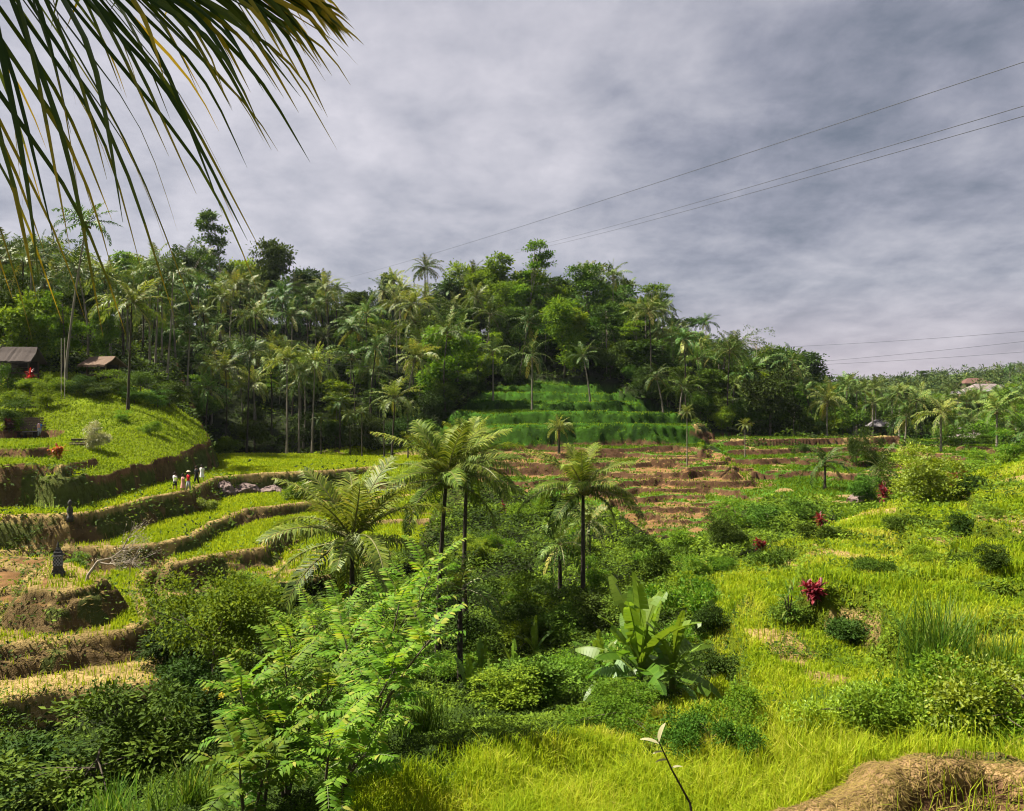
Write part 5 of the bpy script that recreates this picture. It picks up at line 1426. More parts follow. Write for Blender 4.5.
def shrine():
    b = spot(58, 45.2); o = empty('stone_shrine', b, .3, 'small tiered stone shrine wrapped in chequered cloth on the earth mound', 'shrine')
    mb = MB()
    for z, w, h in [(0, .62, .16), (.16, .5, .12), (.28, .4, .18)]: box(mb, (0, 0, z + h / 2), (w, w, h), taper=.92)
    mb.build('base', M['stone'], o)
    mb = MB(); box(mb, (0, 0, .62), (.34, .34, .34)); mb.build('body', M['stone'], o)
    mb = MB(); box(mb, (0, 0, .63), (.43, .43, .40), taper=.86); mb.build('cloth', M['check'], o)
    mb = MB(); z = .83
    for w, h in [(.56, .11), (.40, .1), (.27, .1)]: box(mb, (0, 0, z + h / 2), (w, w, h), taper=.55); z += h + .012
    mb.build('roof', M['stone'], o)
    mb = MB(); tube(mb, [(0, 0, z - .02), (0, 0, z + .06), (0, 0, z + .16), (0, 0, z + .27)], [.05, .075, .04, .008], 8); mb.build('finial', M['stone'], o); o.scale = (1.05, 1.05, 1.4)


shrine()


def statue(px, py, lab):
    b = hit(px, py); o = empty('stone_figure', b, 0, lab, 'statue'); mb = MB()
    tube(mb, [(0, 0, -.2), (0, 0, .35), (0, 0, .4), (0, 0, .8), (0, 0, 1.15), (0, 0, 1.35), (0, 0, 1.4), (0, 0, 1.7), (0, 0, 1.95)], [.34, .3, .2, .3, .26, .12, .18, .2, .05], 9)
    mb.build('figure', M['stone'], o, smooth=True); o.scale = (.75,) * 3
    return o


statue(70, 520, 'weathered brown stone figure on the corner of the long bund')

# ------------------------------------------------------------------ huts, table, steps, swing
def hut(base, rz, w, d, post, roofh, label, roofmat, plast=True):
    o = empty('thatched_hut', base, rz, label, 'hut')
    mb = MB(); rs_ = np.random.default_rng(int(w * 10))
    K = 15
    xs = np.linspace(-w / 2 - .5, w / 2 + .5, K); V = []
    for x in xs:
        j = rs_.normal(0, .05)
        V += [(x, -d / 2 - .7, post - .15 + j), (x, -d / 4, post + roofh * .55 + j), (x * .93, 0, post + roofh), (x, d / 4, post + roofh * .55), (x, d / 2 + .7, post - .15 + j)]
    V = np.array(V); low = V - [0, 0, .16]
    i = np.arange(K - 1)[:, None] * 5 + np.arange(4)[None]
    q = np.stack([i, i + 5, i + 6, i + 1], -1).reshape(-1, 4); n = len(V)
    edge = [[k * 5, k * 5 + 5, k * 5 + 5 + n, k * 5 + n] for k in range(K - 1)] + [[k * 5 + 9, k * 5 + 4, k * 5 + 4 + n, k * 5 + 9 + n] for k in range(K - 1)] + [[k, k + 1, k + 1 + n, k + n] for k in range(4)] + [[(K - 1) * 5 + k + 1, (K - 1) * 5 + k, (K - 1) * 5 + k + n, (K - 1) * 5 + k + 1 + n] for k in range(4)]
    mb.add(np.vstack([V, low]), np.concatenate([q, q[:, ::-1] + n, np.array(edge)]))
    # hanging straw along the eaves
    X = rs_.uniform(-w / 2 - .5, w / 2 + .5, 260); C = np.stack([X, np.full(260, -d / 2 - .69), np.full(260, post - .18)], -1)
    cards(mb, C, np.stack([rs_.normal(0, .1, 260), -.2 + 0 * X, -np.ones(260)], -1), np.tile([0, -1., .2], (260, 1)), rs_.uniform(.1, .35, 260), .09, .5)
    mb.build('roof', M[roofmat], o)
    for sx in (-1, 1):
        for sy in (-1, 1):
            mb = MB(); tube(mb, [(sx * w * .45, sy * d * .42, -2.5), (sx * w * .45, sy * d * .42, post + .1)], .1, 7); mb.build('post', M['wood'], o)
    mb = MB(); box(mb, (0, 0, .35), (w, d, .16)); mb.build('platform', M['wood'], o)
    mb = MB(); box(mb, (0, d * .4, post * .5 + .2), (w * .86, .12, post - .5)); mb.build('wall', M['dark_wood'], o)
    if plast:
        mb = MB(); box(mb, (-w * .27, -d * .1, .95), (w * .3, d * .5, 1.05)); mb.build('wall', M['plaster'], o)
    for y_ in (-.44,):
        mb = MB()
        for z_ in (.75, 1.1): tube(mb, [(-w * .45, d * y_, z_), (w * .45, d * y_, z_)], .04, 5)
        mb.build('railing', M['wood'], o)
    return o


b = W(20, 372, 107); b[2] = z_at(376, 107)
hut(b, .1, 3.8, 3.2, 2.0, 1.9, 'grey thatched hut with pale lower walls among the trees', 'thatch')
b = W(103, 378, 111); b[2] = z_at(378, 111)
hut(b, -.25, 3.4, 3.0, 1.9, 1.1, 'tan roofed open hut on stilts beneath the golden palm', 'thatch_tan', False)

b = hit(31, 438); o = empty('picnic_table', b, .1, 'dark picnic table on the upper ledge of the knoll', 'table')
mb = MB(); box(mb, (0, 0, .72), (1.5, .8, .08)); mb.build('tabletop', M['grey_roof'], o)
for sx in (-.5, .5):
    mb = MB(); box(mb, (sx, 0, .33), (.34, .5, .7)); mb.build('leg', M['dark_wood'], o)
for k, px in enumerate((19, 25)):
    b = hit(px, 438); o = tag(bpy.data.objects.new('stool', None), ['dark round stool beside the picnic table, farther from it', 'dark round stool close to the picnic table'][k], 'stool', 'stools by the picnic table'); COL.objects.link(o); o.location = b
    mb = MB(); tube(mb, [(0, 0, -.05), (0, 0, .1), (0, 0, .34), (0, 0, .42)], [.22, .2, .15, .17], 9); mb.build('base', M['dark_wood'], o)
    mb = MB(); tube(mb, [(0, 0, .42), (0, 0, .5)], [.26, .26], 10); mb.build('seat', M['dark_wood'], o)


def steps(p0, p1, n, w, label):
    p0, p1 = np.asarray(p0), np.asarray(p1)
    o = empty('garden_steps', p0, math.atan2(p1[1] - p0[1], p1[0] - p0[0]) - PI / 2, label, 'steps')
    for k in range(n):
        q = p0 + (p1 - p0) * k / n - p0
        L_ = math.hypot(q[0], q[1])
        g = float(gz(p0[0] + q[0], p0[1] + q[1])) - p0[2]
        mb = MB(); box(mb, (0, L_, g + .1), (w, .5, .3)); mb.build('step', M['wood'], o)
    return o


steps(hit(33, 436), hit(33, 418, y0=88), 6, 2.6, 'flight of log edged earth steps behind the picnic table')
steps(hit(28, 408, y0=90), hit(25, 395, y0=95), 5, 2.0, 'upper flight of earth steps among the shrubs')
steps(hit(78, 446), hit(80, 438), 4, 1.6, 'short flight of log edged steps at the right end of the ledge')

b = W(63, 345, 100); g = float(gz(b[0], 100.)); o = empty('rope_swing', (b[0], 100, g), 0, 'long rope swing hanging down to the knoll slope', 'swing')
for sx in (-.22, .22):
    mb = MB(); tube(mb, [(sx, 0, z_at(338, 100) - g), (sx, 0, 1.0)], .035, 5); mb.build('rope', M['rope'], o)
mb = MB(); box(mb, (0, 0, .98), (.62, .3, .06)); mb.build('seat', M['wood'], o)


# ------------------------------------------------------------------ people: one skinned body each, clothes over it
def person(base, face, label, shirt, lower, long_legs=False, hat=None, arm=.25, stride=.16, hair=True, ht=1.7, group=None, dress=False, pack=None):
    o = empty('person', base, face, label, 'person', group)
    k = ht / 1.7
    V = [(0, 0, .95), (0, 0, 1.12), (0, 0, 1.32), (0, 0, 1.45), (0, 0, 1.52), (0, -.01, 1.62),
         (.17, 0, 1.40), (.24, .02, 1.15), (.26, -.08, .92), (-.17, 0, 1.40), (-.24, -.02, 1.15), (-.26, -.10 + arm * .2, .92),
         (.09, 0, .90), (.10, stride * .5, .50), (.10, stride, .07), (.10, stride - .16, .03),
         (-.09, 0, .90), (-.10, -stride * .4, .50), (-.10, -stride, .07), (-.10, -stride - .16, .03), (0, -.005, 1.69), (.27, -.11, .84), (-.27, -.13 + arm * .2, .84)]
    E = [(0, 1), (1, 2), (2, 3), (3, 4), (4, 5), (3, 6), (6, 7), (7, 8), (3, 9), (9, 10), (10, 11), (0, 12), (12, 13), (13, 14), (14, 15), (0, 16), (16, 17), (17, 18), (18, 19), (5, 20), (8, 21), (11, 22)]
    Rd = [.13, .12, .135, .10, .05, .095, .06, .045, .035, .06, .045, .035, .085, .06, .042, .035, .085, .06, .042, .035, .075, .03, .03]
    me = bpy.data.meshes.new('body'); me.from_pydata([tuple(np.array(v) * k) for v in V], E, [])
    t = bpy.data.objects.new('body', me); COL.objects.link(t)
    t.modifiers.new('skin', 'SKIN')
    if not me.skin_vertices: return o
    for i, r_ in enumerate(Rd):
        me.skin_vertices[0].data[i].radius = (r_ * k, r_ * k)
    me.skin_vertices[0].data[0].use_root = True
    t.modifiers.new('sub', 'SUBSURF').levels = 1
    dg = bpy.context.evaluated_depsgraph_get()
    m2 = bpy.data.meshes.new_from_object(t.evaluated_get(dg)); m2.name = 'body'
    bpy.data.objects.remove(t)
    m2.materials.clear(); m2.materials.append(M['skin'])
    for p in m2.polygons: p.use_smooth = True
    inst('body', m2, o)
    V = np.array(V) * k
    def ell(mb, zs, rx, ry, n=12):
        a = np.arange(n) / n * 2 * PI
        ring = np.stack([np.stack([np.cos(a) * x, np.sin(a) * y, 0 * a + z], -1) for z, x, y in zip(zs, rx, ry)])
        i = np.arange(len(zs) - 1)[:, None] * n; kk = np.arange(n)[None]; k2 = (kk + 1) % n
        mb.add(ring.reshape(-1, 3), np.stack([i + kk, i + k2, i + n + k2, i + n + kk], -1).reshape(-1, 4))
    mb = MB(); ell(mb, np.array([.88, 1.0, 1.15, 1.3, 1.42, 1.48]) * k, np.array([.19, .185, .18, .20, .19, .08]) * k, np.array([.15, .145, .14, .155, .13, .07]) * k)
    for a_, b_ in ((6, 7), (9, 10)): tube(mb, [V[a_] - [0, 0, -.01], (V[a_] + V[b_]) / 2, V[b_]], [.085 * k, .07 * k, .065 * k], 8)
    mb.build('shirt', M[shirt], o, smooth=True)
    mb = MB()
    if dress: ell(mb, np.array([.45, .7, .95]) * k, np.array([.26, .23, .18]) * k, np.array([.22, .19, .145]) * k)
    else:
        ell(mb, np.array([.82, .9, .98]) * k, np.array([.19, .19, .18]) * k, np.array([.15, .15, .14]) * k)
        for a_, b_, c_ in ((12, 13, 14), (16, 17, 18)):
            tube(mb, [V[a_], V[b_]] + ([V[c_]] if long_legs else []), [.115 * k, .095 * k] + ([.075 * k] if long_legs else []), 9)
    mb.build('skirt' if dress else 'trousers', M[lower], o, smooth=True)
    if hair:
        mb = MB(); ell(mb, np.array([1.56, 1.62, 1.70, 1.76, 1.785]) * k, np.array([.105, .115, .112, .07, .01]) * k, np.array([.105, .115, .112, .07, .01]) * k)
        h_ = mb.build('hair', M['hair'], o, smooth=True); h_.location.y = .022
    if hat:
        mb = MB(); ell(mb, np.array([1.71, 1.72, 1.75, 1.83, 1.85]) * k, np.array([.21, .2, .125, .11, .01]) * k, np.array([.21, .2, .125, .11, .01]) * k)
        mb.build('hat', M[hat], o, smooth=True)
    if pack:
        mb = MB(); box(mb, (0, .21 * k, 1.2 * k), (.3 * k, .16 * k, .44 * k), taper=.85); mb.build('backpack', M[pack], o)
    return o


G = 'walkers on the paddy bund'
person(hit(175, 491), 2.6, 'person in a white top and dark shorts walking last on the bund', 'white_cloth', 'dark_cloth', group=G)
person(hit(183, 493), 2.4, 'person in pale pink clothes walking behind the red shirted one', 'pink_cloth', 'pink_cloth', dress=True, group=G)
person(hit(188.5, 491), 2.2, 'person in a bright red shirt and a straw hat on the bund', 'red_cloth', 'grey_cloth', long_legs=True, hat='straw_hat', group=G, ht=1.78)
person(hit(196.5, 484), 2.6, 'person in dark clothes walking ahead of the red shirted one', 'dark_cloth', 'dark_cloth', long_legs=True, group=G, ht=1.75)
person(hit(202, 481.5), 2.9, 'person in white leading the walkers on the bund', 'white_cloth', 'white_cloth', dress=True, group=G)
person(hit(39.5, 438), 3.3, 'person in a blue shirt with a pink bag standing at the picnic table', 'blue_cloth', 'grey_cloth', long_legs=True, pack='pink_cloth', stride=.06)
person(hit(428, 456), 3.0, 'tiny person in white standing on the top brown terrace', 'white_cloth', 'grey_cloth', hat='white_cloth', stride=.08)

# ------------------------------------------------------------------ village on the right
def house(base, rz, w, d, h, roofh, wall, roof, label, storeys=1):
    o = empty('village_house', base, rz, label, 'house', 'village houses on the right')
    mb = MB(); box(mb, (0, 0, h / 2 - 1), (w, d, h + 2)); mb.build('wall', M[wall], o)
    mb = MB(); e = .7
    v = [(-w / 2 - e, -d / 2 - e, h), (w / 2 + e, -d / 2 - e, h), (w / 2 + e, d / 2 + e, h), (-w / 2 - e, d / 2 + e, h), (-w * .28, 0, h + roofh), (w * .28, 0, h + roofh)]
    mb.add(v, [[0, 1, 5, 4], [2, 3, 4, 5], [3, 2, 1, 0]], [[1, 2, 5], [3, 0, 4]]); mb.build('roof', M[roof], o)
    for s in range(storeys):
        for k in range(3):
            x = (-.32 + .32 * k) * w; z = h * (s + .52) / storeys
            mb = MB(); box(mb, (x, -d / 2 - .04, z), (w * .17, .1, h / storeys * .5)); f_ = mb.build('window', M['wood'], o)
            mb = MB(); box(mb, (x, -d / 2 - .1, z), (w * .13, .06, h / storeys * .42)); mb.build('pane', M['glass'], f_)
    return o


for px, py, Y, w, d, h, rh, wl, rf, lab, stn in [
    (1010, 412, 260, 15, 9, 6, 2.6, 'plaster', 'grey_roof', 'wide grey roofed house at the right border of the village', 2),
    (985, 404, 300, 13, 9, 5, 2.6, 'plaster', 'white_roof', 'pale roofed house high in the village', 1),
    (976, 417, 250, 9, 8, 6, 2.2, 'plaster', 'tile_roof', 'house with a red brown roof in the middle of the village', 2),
    (962, 410, 280, 11, 8, 4.5, 2.2, 'plaster', 'grey_roof', 'grey roofed house left of the red brown roof', 1),
    (1000, 401, 330, 10, 8, 4.5, 2.4, 'plaster', 'tile_roof', 'small orange roofed house behind the pale roofed one', 1),
    (975, 392, 380, 12, 8, 4, 2.6, 'wood', 'tile_roof', 'dark red roofed house highest in the village', 1),
    (990, 441, 165, 8, 6, 2.0, 1.4, 'plaster', 'white_roof', 'low long shed with a whitish pink roof below the village', 1),
    (972, 452, 140, 5, 3.4, 1.2, .8, 'plaster', 'white_roof', 'little pale shed at the foot of the palms', 1),
    (880, 433, 170, 3.6, 3.2, 2.4, 1.4, 'wood', 'grey_roof', 'small field hut beyond the long bund', 1),
    (875, 396, 420, 9, 8, 4, 2.5, 'plaster', 'tile_roof', 'orange roofed house lost in the far wood', 1)]:
    p = W(px, py, Y); g = float(gz(p[0], p[1])); p[2] = max(g, z_at(py, Y) - .0) if Y > 200 else g
    house(p, random.uniform(-.3, .3), w, d, h, rh, wl, rf, lab, stn)

# trees around the village that one can tell apart, then the far wood as a mass
for i in range(150):
    px = random.uniform(790, 1060); Y = random.choice((165, 180, 195, 212, 235, 260, 290, 330)) + random.uniform(-6, 6)
    if px < 830 and Y < 190: Y = 225
    p = spot(px, Y)
    if random.random() < .55:
        h = random.uniform(6, 11)
        palm(p, p[2] + h, 'coconut palm on the low ground around the village', 'coconut palms around the village', scale=random.uniform(.8, 1.05), lean=0.0)
    else:
        h = random.uniform(5, 9)
        kind = random.choice(('wide', 'round', 'slim'))
        tree(p, h, kind, random.choice([k[1] for k in PROTO if k[0] == kind]), 'leafy tree on the low ground around the village', 'trees around the village', wide=1.15)
for px, py, Y, kind, mt, wd, lab in [(924, 371, 400, 'layered', 'leaf_dark', 1.0, 'tall dark tiered tree standing over the far wood'), (990, 372, 430, 'round', 'leaf_dark', 1.2, 'dark round tree on the far ridge above the village'), (1015, 385, 330, 'wide', 'leaf_bright', 1.6, 'bright green tree at the right border above the village'), (1003, 392, 300, 'wide', 'leaf_mid', 1.4, 'broad tree left of the bright green one above the village')]:
    b = spot(px, Y); tree(b, max(z_at(py, Y) - b[2], 6), kind, mt, lab, 'trees standing out above the village', wide=wd)
for px, py, Y in [(893, 398, 190), (912, 402, 175), (965, 402, 190), (980, 397, 210), (1010, 400, 180), (1016, 416, 150), (925, 410, 200), (955, 420, 160), (905, 416, 150), (975, 424, 140)]:
    b = spot(px, Y); palm(b, max(z_at(py, Y), b[2] + 4), 'tall coconut palm among those crowding before the village', 'tall coconut palms before the village', scale=random.uniform(1.05, 1.25), lean=random.choice((0.0, .5)))
for px, py, Y in [(1010, 368, 380), (1020, 366, 385), (957, 378, 430), (967, 378, 440)]:
    b = spot(px, Y); palm(b, max(z_at(py, Y), b[2] + 6), 'coconut palm standing out on the far skyline above the village', 'coconut palms on the far skyline', scale=1.0, lean=0.0)


def far_wood():
    rs_ = np.random.default_rng(77); mb = MB(); n = 900
    px = rs_.uniform(770, 1130, n); Y = np.exp(rs_.uniform(np.log(300), np.log(660), n))
    X = (px - CX) / F * Y; Z = gz(X, Y)
    for i in range(n):
        h = rs_.uniform(8, 17); w = rs_.uniform(2.5, 5)
        lob = [(X[i] + rs_.normal(0, w * .4), Y[i] + rs_.normal(0, w * .4), Z[i] + h * rs_.uniform(.4, .85), w * .55, w * .55, h * .22) for _ in range(4)]
        blob(mb, lob, 24, 6, 1.15, rs_, 1.1, tint=rs_.uniform(.25, .75))
    tag(mb.build('far_wood', M['far_wood']), 'hazy far wood covering the low ridge behind the village', 'wood', kind='stuff')


far_wood()

# ------------------------------------------------------------------ hanging frond at the upper left: a palm that stands beside the viewer
def hanging_leaflets(mb, rib, n, seed, yel, Y0, wk=1.0, lk=1.0, back=0.0):
    rd = np.random.default_rng(seed)
    rib = np.array(rib); t = np.linspace(0, 1, len(rib))
    for k in range(n):
        u = .12 + .88 * (k + rd.random() * .8) / n
        p = np.array([np.interp(u, t, rib[:, j]) for j in range(3)])
        px = CX + F * p[0] / p[1]
        cx_ = np.interp(px, [-200, -10, 60, 140, 190, 290, 330], [50, 80, 118, 118, 112, 52, 22]); cz_ = np.interp(px, [-200, -10, 60, 140, 190, 290, 330], [330, 310, 255, 185, 150, 48, 16])
        if rd.random() < back: cx_ = -cx_ * .8; cz_ *= .6
        L = math.hypot(cx_, cz_) / F * Y0 * rd.uniform(.75, 1.25) * lk * (1.1 if px < 80 else 1.0)
        ch = nrm(np.array([cx_ + rd.normal(0, 14), (1 if k % 2 else -1) * rd.uniform(.05, .5) * cz_, -cz_]))
        K = 9; v_ = np.linspace(0, 1, K)
        kink = rd.uniform(.35, .8); bend = rd.uniform(.4, .95)
        dirs = nrm(ch[None] + np.stack([0 * v_ + .10, 0 * v_, bend * (.5 - sst(kink - .25, kink + .25, v_))], -1))
        pts = p + np.concatenate([np.zeros((1, 3)), np.cumsum(dirs[:-1] * L / (K - 1), 0)])
        w = .0165 * wk * np.array([.5, .85, 1, 1, .92, .8, .6, .36, .05]) * rd.uniform(.7, 1.15)
        tn = nrm(np.gradient(pts, axis=0))
        wv = nrm(np.cross(tn, nrm(rd.normal(0, .6, 3) + np.array([0, -1., .25]))))
        nv = np.cross(tn, wv)
        v = np.stack([pts + wv * (w * .5)[:, None] + nv * (w * .16)[:, None], pts, pts - wv * (w * .5)[:, None] + nv * (w * .16)[:, None]], 1).reshape(-1, 3)
        i = np.arange(K - 1) * 3
        q = np.concatenate([np.stack([i, i + 1, i + 4, i + 3], -1), np.stack([i + 1, i + 2, i + 5, i + 4], -1)])
        base = rd.uniform(.05, .38) if rd.random() > yel(px) else rd.uniform(.6, .95)
        ti = base + np.linspace(0, .5, K - 1) ** 2 * 2.6 * rd.uniform(.1, 1.7)
        mb.add(v, q, None, np.clip(np.concatenate([ti, ti]), 0, 1))


def hanging_palm():
    heart = np.array([-3.7, 2.3, 1.75])
    g = float(gz(heart[0], heart[1]))
    b = np.array([heart[0], heart[1], g])
    o = empty('coconut_palm', b, 0, 'palm frond with long drooping leaflets hanging into the upper left corner', 'palm tree')
    inst('trunk', TRUNK[(0.0, 'palm_trunk')], o, sc=(1, 1, heart[2] - g))
    r1 = [heart, W(-330, -95, 2.35), W(-160, -68, 2.35), W(-20, -52, 2.4), W(70, -46, 2.4), W(150, -36, 2.45), W(230, -22, 2.5), W(285, -8, 2.5), W(312, 6, 2.5)]
    r2 = [heart, W(-300, -130, 2.8), W(-120, -100, 2.9), W(20, -75, 3.0), W(120, -58, 3.0), W(210, -42, 3.1), W(275, -22, 3.1), W(300, -12, 3.1)]
    for rr, n, sd, yel, wk, lk, bk in ((r1, 118, 5, lambda p: .05 + .45 * (p > 235), 1.0, 1.0, .0), (r2, 84, 6, lambda p: .12 + .5 * (p > 215), .85, .72, .22)):
        mb = MB(); hanging_leaflets(mb, [p - b + b * 0 + b for p in rr], n, sd, yel, rr[3][1], wk, lk, bk)
        mb.v = [v - b for v in mb.v]
        f_ = mb.build('frond', M['near_frond'], o, smooth=True)
        mb = MB(); tube(mb, [p - b for p in rr], np.linspace(.03, .005, len(rr)), 6); mb.build('rib', M['rachis'], f_, smooth=True)
    for k, (az, e0, bd, L_) in enumerate([(2.2, .7, 1.5, 3.2), (2.9, .7, 1.5, 3.2), (3.6, .7, 1.5, 3.2), (4.3, .7, 1.5, 3.2), (-.1, 1.0, .55, 4.4), (.12, 1.15, .8, 4.4), (.3, .95, .5, 4.2), (-.28, 1.1, .7, 4.2), (.02, 1.3, 1.0, 4.0), (-.5, 1.0, .6, 4.0)]):  # the longer fronds are added above the view to shade the hanging leaflets
        mb = MB(); frond(mb, L_, e0, bd, 70, .075, az=az, leafL=.95, tint=.3)
        mb.build('frond', [M['palm'], M['rachis']], o, loc=tuple(heart - b))


hanging_palm()

# ------------------------------------------------------------------ power cables
def cable(A, B, sag, label, r=.018, group='power cables across the sky'):
    t = np.linspace(-.12, 1, 40)[:, None]
    pts = np.asarray(A) * (1 - t) + np.asarray(B) * t; pts[:, 2] -= sag * 4 * (t * (1 - t))[:, 0]
    mb = MB(); d = np.linalg.norm(pts, axis=1)
    tube(mb, pts, r, 5, cap=False)
    tag(mb.build('power_cable', M['cable'], smooth=True), label, 'cable', group)


cable(W(1150, 20, 34), W(350, 277, 215), .6, 'single upper power cable slanting down to the wooded skyline', .02)
cable(W(1150, 68, 34), W(515, 250, 215), .6, 'upper one of the close pair of power cables', .02)
cable(W(1150, 80, 34), W(515, 253, 215), .6, 'lower one of the close pair of power cables', .02)
cable(W(1120, 323, 170), W(760, 348, 230), .6, 'topmost thin cable low over the far right horizon', .035)
cable(W(1120, 330, 170), W(760, 366, 230), .6, 'middle thin cable low over the far right horizon', .035)
cable(W(1120, 344, 170), W(760, 367, 230), .6, 'bottom thin cable low over the far right horizon', .035)
cable(W(-60, 322, 118), W(480, 372, 148), 1.2, 'thin wire strung before the dark forest from the huts', .02)

# thin areca palms
for px, py, Y, lab in [(687, 412, 100, 'thin areca palm with a very slender pale trunk on the brown terraces'), (745, 425, 118, 'short thin areca palm beside the long bund')]:
    b = spot(px, Y); palm(b, z_at(py, Y), lab, 'areca palms on the terraces', crown=CROWNS_Y[0], scale=.36, lean=0.0, thick=.45, name='areca_palm')
for px, py, Y in [(362, 412, 124), (384, 405, 122), (321, 418, 128), (350, 415, 128), (408, 408, 120)]:
    b = spot(px, Y); palm(b, z_at(py, Y), 'slender areca palm behind the right half of the bright paddy', 'areca palms behind the bright paddy', crown=CROWNS[5], scale=.5, lean=0.0, thick=.6, mat='dark_trunk', name='areca_palm')

# ------------------------------------------------------------------ sky, sun, air, camera
sun_dir = nrm(np.array([-.72, .16, 1.05]))
el = math.asin(sun_dir[2]); azm = math.atan2(sun_dir[0], sun_dir[1])
world = bpy.data.worlds.new('World'); SC.world = world; world.use_nodes = True
nt = world.node_tree; nt.nodes.clear(); N = nt.nodes.new; Lk = nt.links.new
out = N('ShaderNodeOutputWorld')
skyn = N('ShaderNodeTexSky'); skyn.sky_type = 'NISHITA'; skyn.sun_disc = False; skyn.sun_elevation = el; skyn.sun_rotation = azm
bg1 = N('ShaderNodeBackground'); bg1.inputs[1].default_value = .05; Lk(skyn.outputs[0], bg1.inputs[0])
tc = N('ShaderNodeTexCoord')
sp = N('ShaderNodeSeparateXYZ'); Lk(tc.outputs['Generated'], sp.inputs[0])
def math_(op, a, b=None, clamp=False):
    n = N('ShaderNodeMath'); n.operation = op; n.use_clamp = clamp
    for i, x in enumerate((a, b)):
        if x is None: continue
        if isinstance(x, (int, float)): n.inputs[i].default_value = x
        else: Lk(x, n.inputs[i])
    return n.outputs[0]
zc = math_('ADD', math_('MAXIMUM', sp.outputs[2], 0.0), .24)
cv = N('ShaderNodeCombineXYZ'); Lk(math_('DIVIDE', sp.outputs[0], zc), cv.inputs[0]); Lk(math_('DIVIDE', sp.outputs[1], zc), cv.inputs[1])
mp = N('ShaderNodeMapping'); mp.inputs['Scale'].default_value = (1.15, 1.0, 1); mp.inputs['Location'].default_value = (3.1, .7, 0); Lk(cv.outputs[0], mp.inputs[0])
na = N('ShaderNodeTexNoise'); na.inputs['Scale'].default_value = .72; na.inputs['Detail'].default_value = 9; na.inputs['Roughness'].default_value = .6; na.inputs['Distortion'].default_value = .1; Lk(mp.outputs[0], na.inputs['Vector'])
nb = N('ShaderNodeTexNoise'); nb.inputs['Scale'].default_value = 4.2; nb.inputs['Detail'].default_value = 7; nb.inputs['Roughness'].default_value = .6; nb.inputs['Distortion'].default_value = .15; Lk(mp.outputs[0], nb.inputs['Vector'])
mixn = math_('ADD', math_('MULTIPLY', na.outputs[0], .6), math_('MULTIPLY', nb.outputs[0], .4))
# the sun behind the cloud brightens the left
vd = N('ShaderNodeVectorMath'); vd.operation = 'DOT_PRODUCT'; Lk(tc.outputs['Generated'], vd.inputs[0]); vd.inputs[1].default_value = tuple(nrm(np.array([-.62, 1.0, .42])))
glow = N('ShaderNodeMapRange'); glow.inputs[1].default_value = .72; glow.inputs[2].default_value = 1.0; glow.inputs[3].default_value = 0; glow.inputs[4].default_value = .13; Lk(vd.outputs['Value'], glow.inputs[0])
fac = math_('ADD', mixn, glow.outputs[0])
rp = N('ShaderNodeValToRGB'); Lk(fac, rp.inputs[0])
els = rp.color_ramp.elements
els[0].position = .37; els[0].color = (.100, .112, .142, 1)
els[1].position = .72; els[1].color = (.40, .385, .415, 1)
e_ = els.new(.47); e_.color = (.178, .182, .220, 1)
e_ = els.new(.57); e_.color = (.270, .268, .302, 1)
gl2 = N('ShaderNodeVectorMath'); gl2.operation = 'DOT_PRODUCT'; Lk(tc.outputs['Generated'], gl2.inputs[0]); gl2.inputs[1].default_value = (.42, .91, .0)
low = N('ShaderNodeMapRange'); low.inputs[1].default_value = .14; low.inputs[2].default_value = .02; low.inputs[3].default_value = 0; low.inputs[4].default_value = .55; Lk(sp.outputs[2], low.inputs[0])
lowf = math_('MULTIPLY', low.outputs[0], math_('POWER', math_('MAXIMUM', gl2.outputs['Value'], 0.0), 6))
mxs = N('ShaderNodeMix'); mxs.data_type = 'RGBA'; Lk(lowf, mxs.inputs[0]); Lk(rp.outputs[0], mxs.inputs[6]); mxs.inputs[7].default_value = (.44, .37, .41, 1)
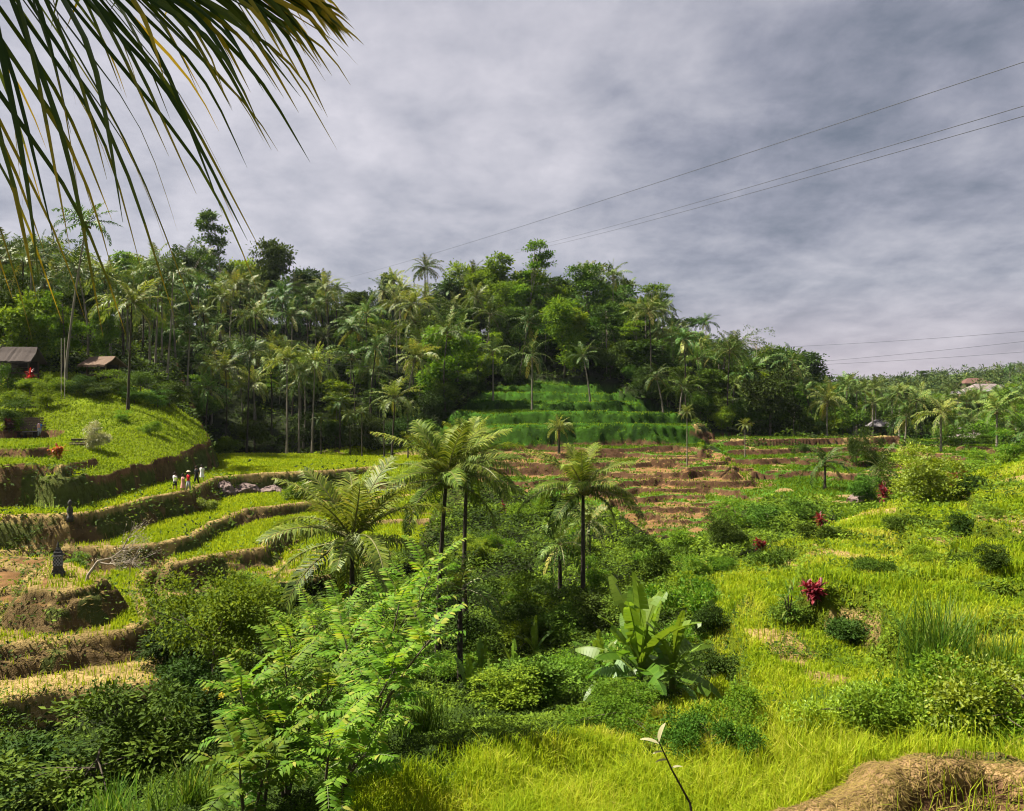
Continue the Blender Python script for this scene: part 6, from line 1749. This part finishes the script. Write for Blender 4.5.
bg2 = N('ShaderNodeBackground'); bg2.inputs[1].default_value = .58; Lk(mxs.outputs[2], bg2.inputs[0])
ms = N('ShaderNodeMixShader'); ms.inputs[0].default_value = .92
Lk(bg1.outputs[0], ms.inputs[1]); Lk(bg2.outputs[0], ms.inputs[2]); Lk(ms.outputs[0], out.inputs[0])

sl = bpy.data.lights.new('sun', 'SUN'); sl.energy = 5.0; sl.angle = R(.53); sl.color = (1, .94, .80)
so = bpy.data.objects.new('sun', sl); COL.objects.link(so)
so.rotation_euler = Vector(-sun_dir).to_track_quat('-Z', 'Y').to_euler()
so.location = (0, 0, 60)

HAZE = True
if HAZE:
    m, nt, out = newmat('haze'); v = nt.nodes.new('ShaderNodeVolumePrincipled')
    v.inputs['Color'].default_value = (.78, .86, 1, 1); v.inputs['Density'].default_value = .00004; v.inputs['Anisotropy'].default_value = .2
    nt.links.new(v.outputs[0], out.inputs['Volume'])
    mb = MB(); zmin = float(H.min()) - 1.5; box(mb, (0, 2900, (60 + zmin) / 2), (12600, 6900, 60 - zmin))
    tag(mb.build('haze', m), 'thin pale haze lying over the whole valley', 'haze', kind='stuff')

cam = bpy.data.cameras.new('camera'); co = bpy.data.objects.new('camera', cam); COL.objects.link(co)
cam.sensor_fit = 'HORIZONTAL'; cam.sensor_width = 36; cam.lens = 36 * F / 1024
co.location = (0, 0, 0); co.rotation_euler = (PI / 2, 0, 0); cam.clip_start = .05; cam.clip_end = 20000
SC.camera = co
SC.render.engine = 'CYCLES'
cy = SC.cycles
cy.use_denoising = True; cy.pixel_filter_type = 'BLACKMAN_HARRIS'; cy.filter_width = 1.1; cy.max_bounces = 5; cy.diffuse_bounces = 3; cy.glossy_bounces = 2; cy.transmission_bounces = 3; cy.transparent_max_bounces = 4; cy.volume_bounces = 0
cy.caustics_reflective = False; cy.caustics_refractive = False; cy.sample_clamp_indirect = 4
SC.view_settings.view_transform = 'Standard'; SC.view_settings.look = 'None'; SC.view_settings.gamma = 1; SC.view_settings.use_curve_mapping = False
SC.view_settings.exposure = 1.65
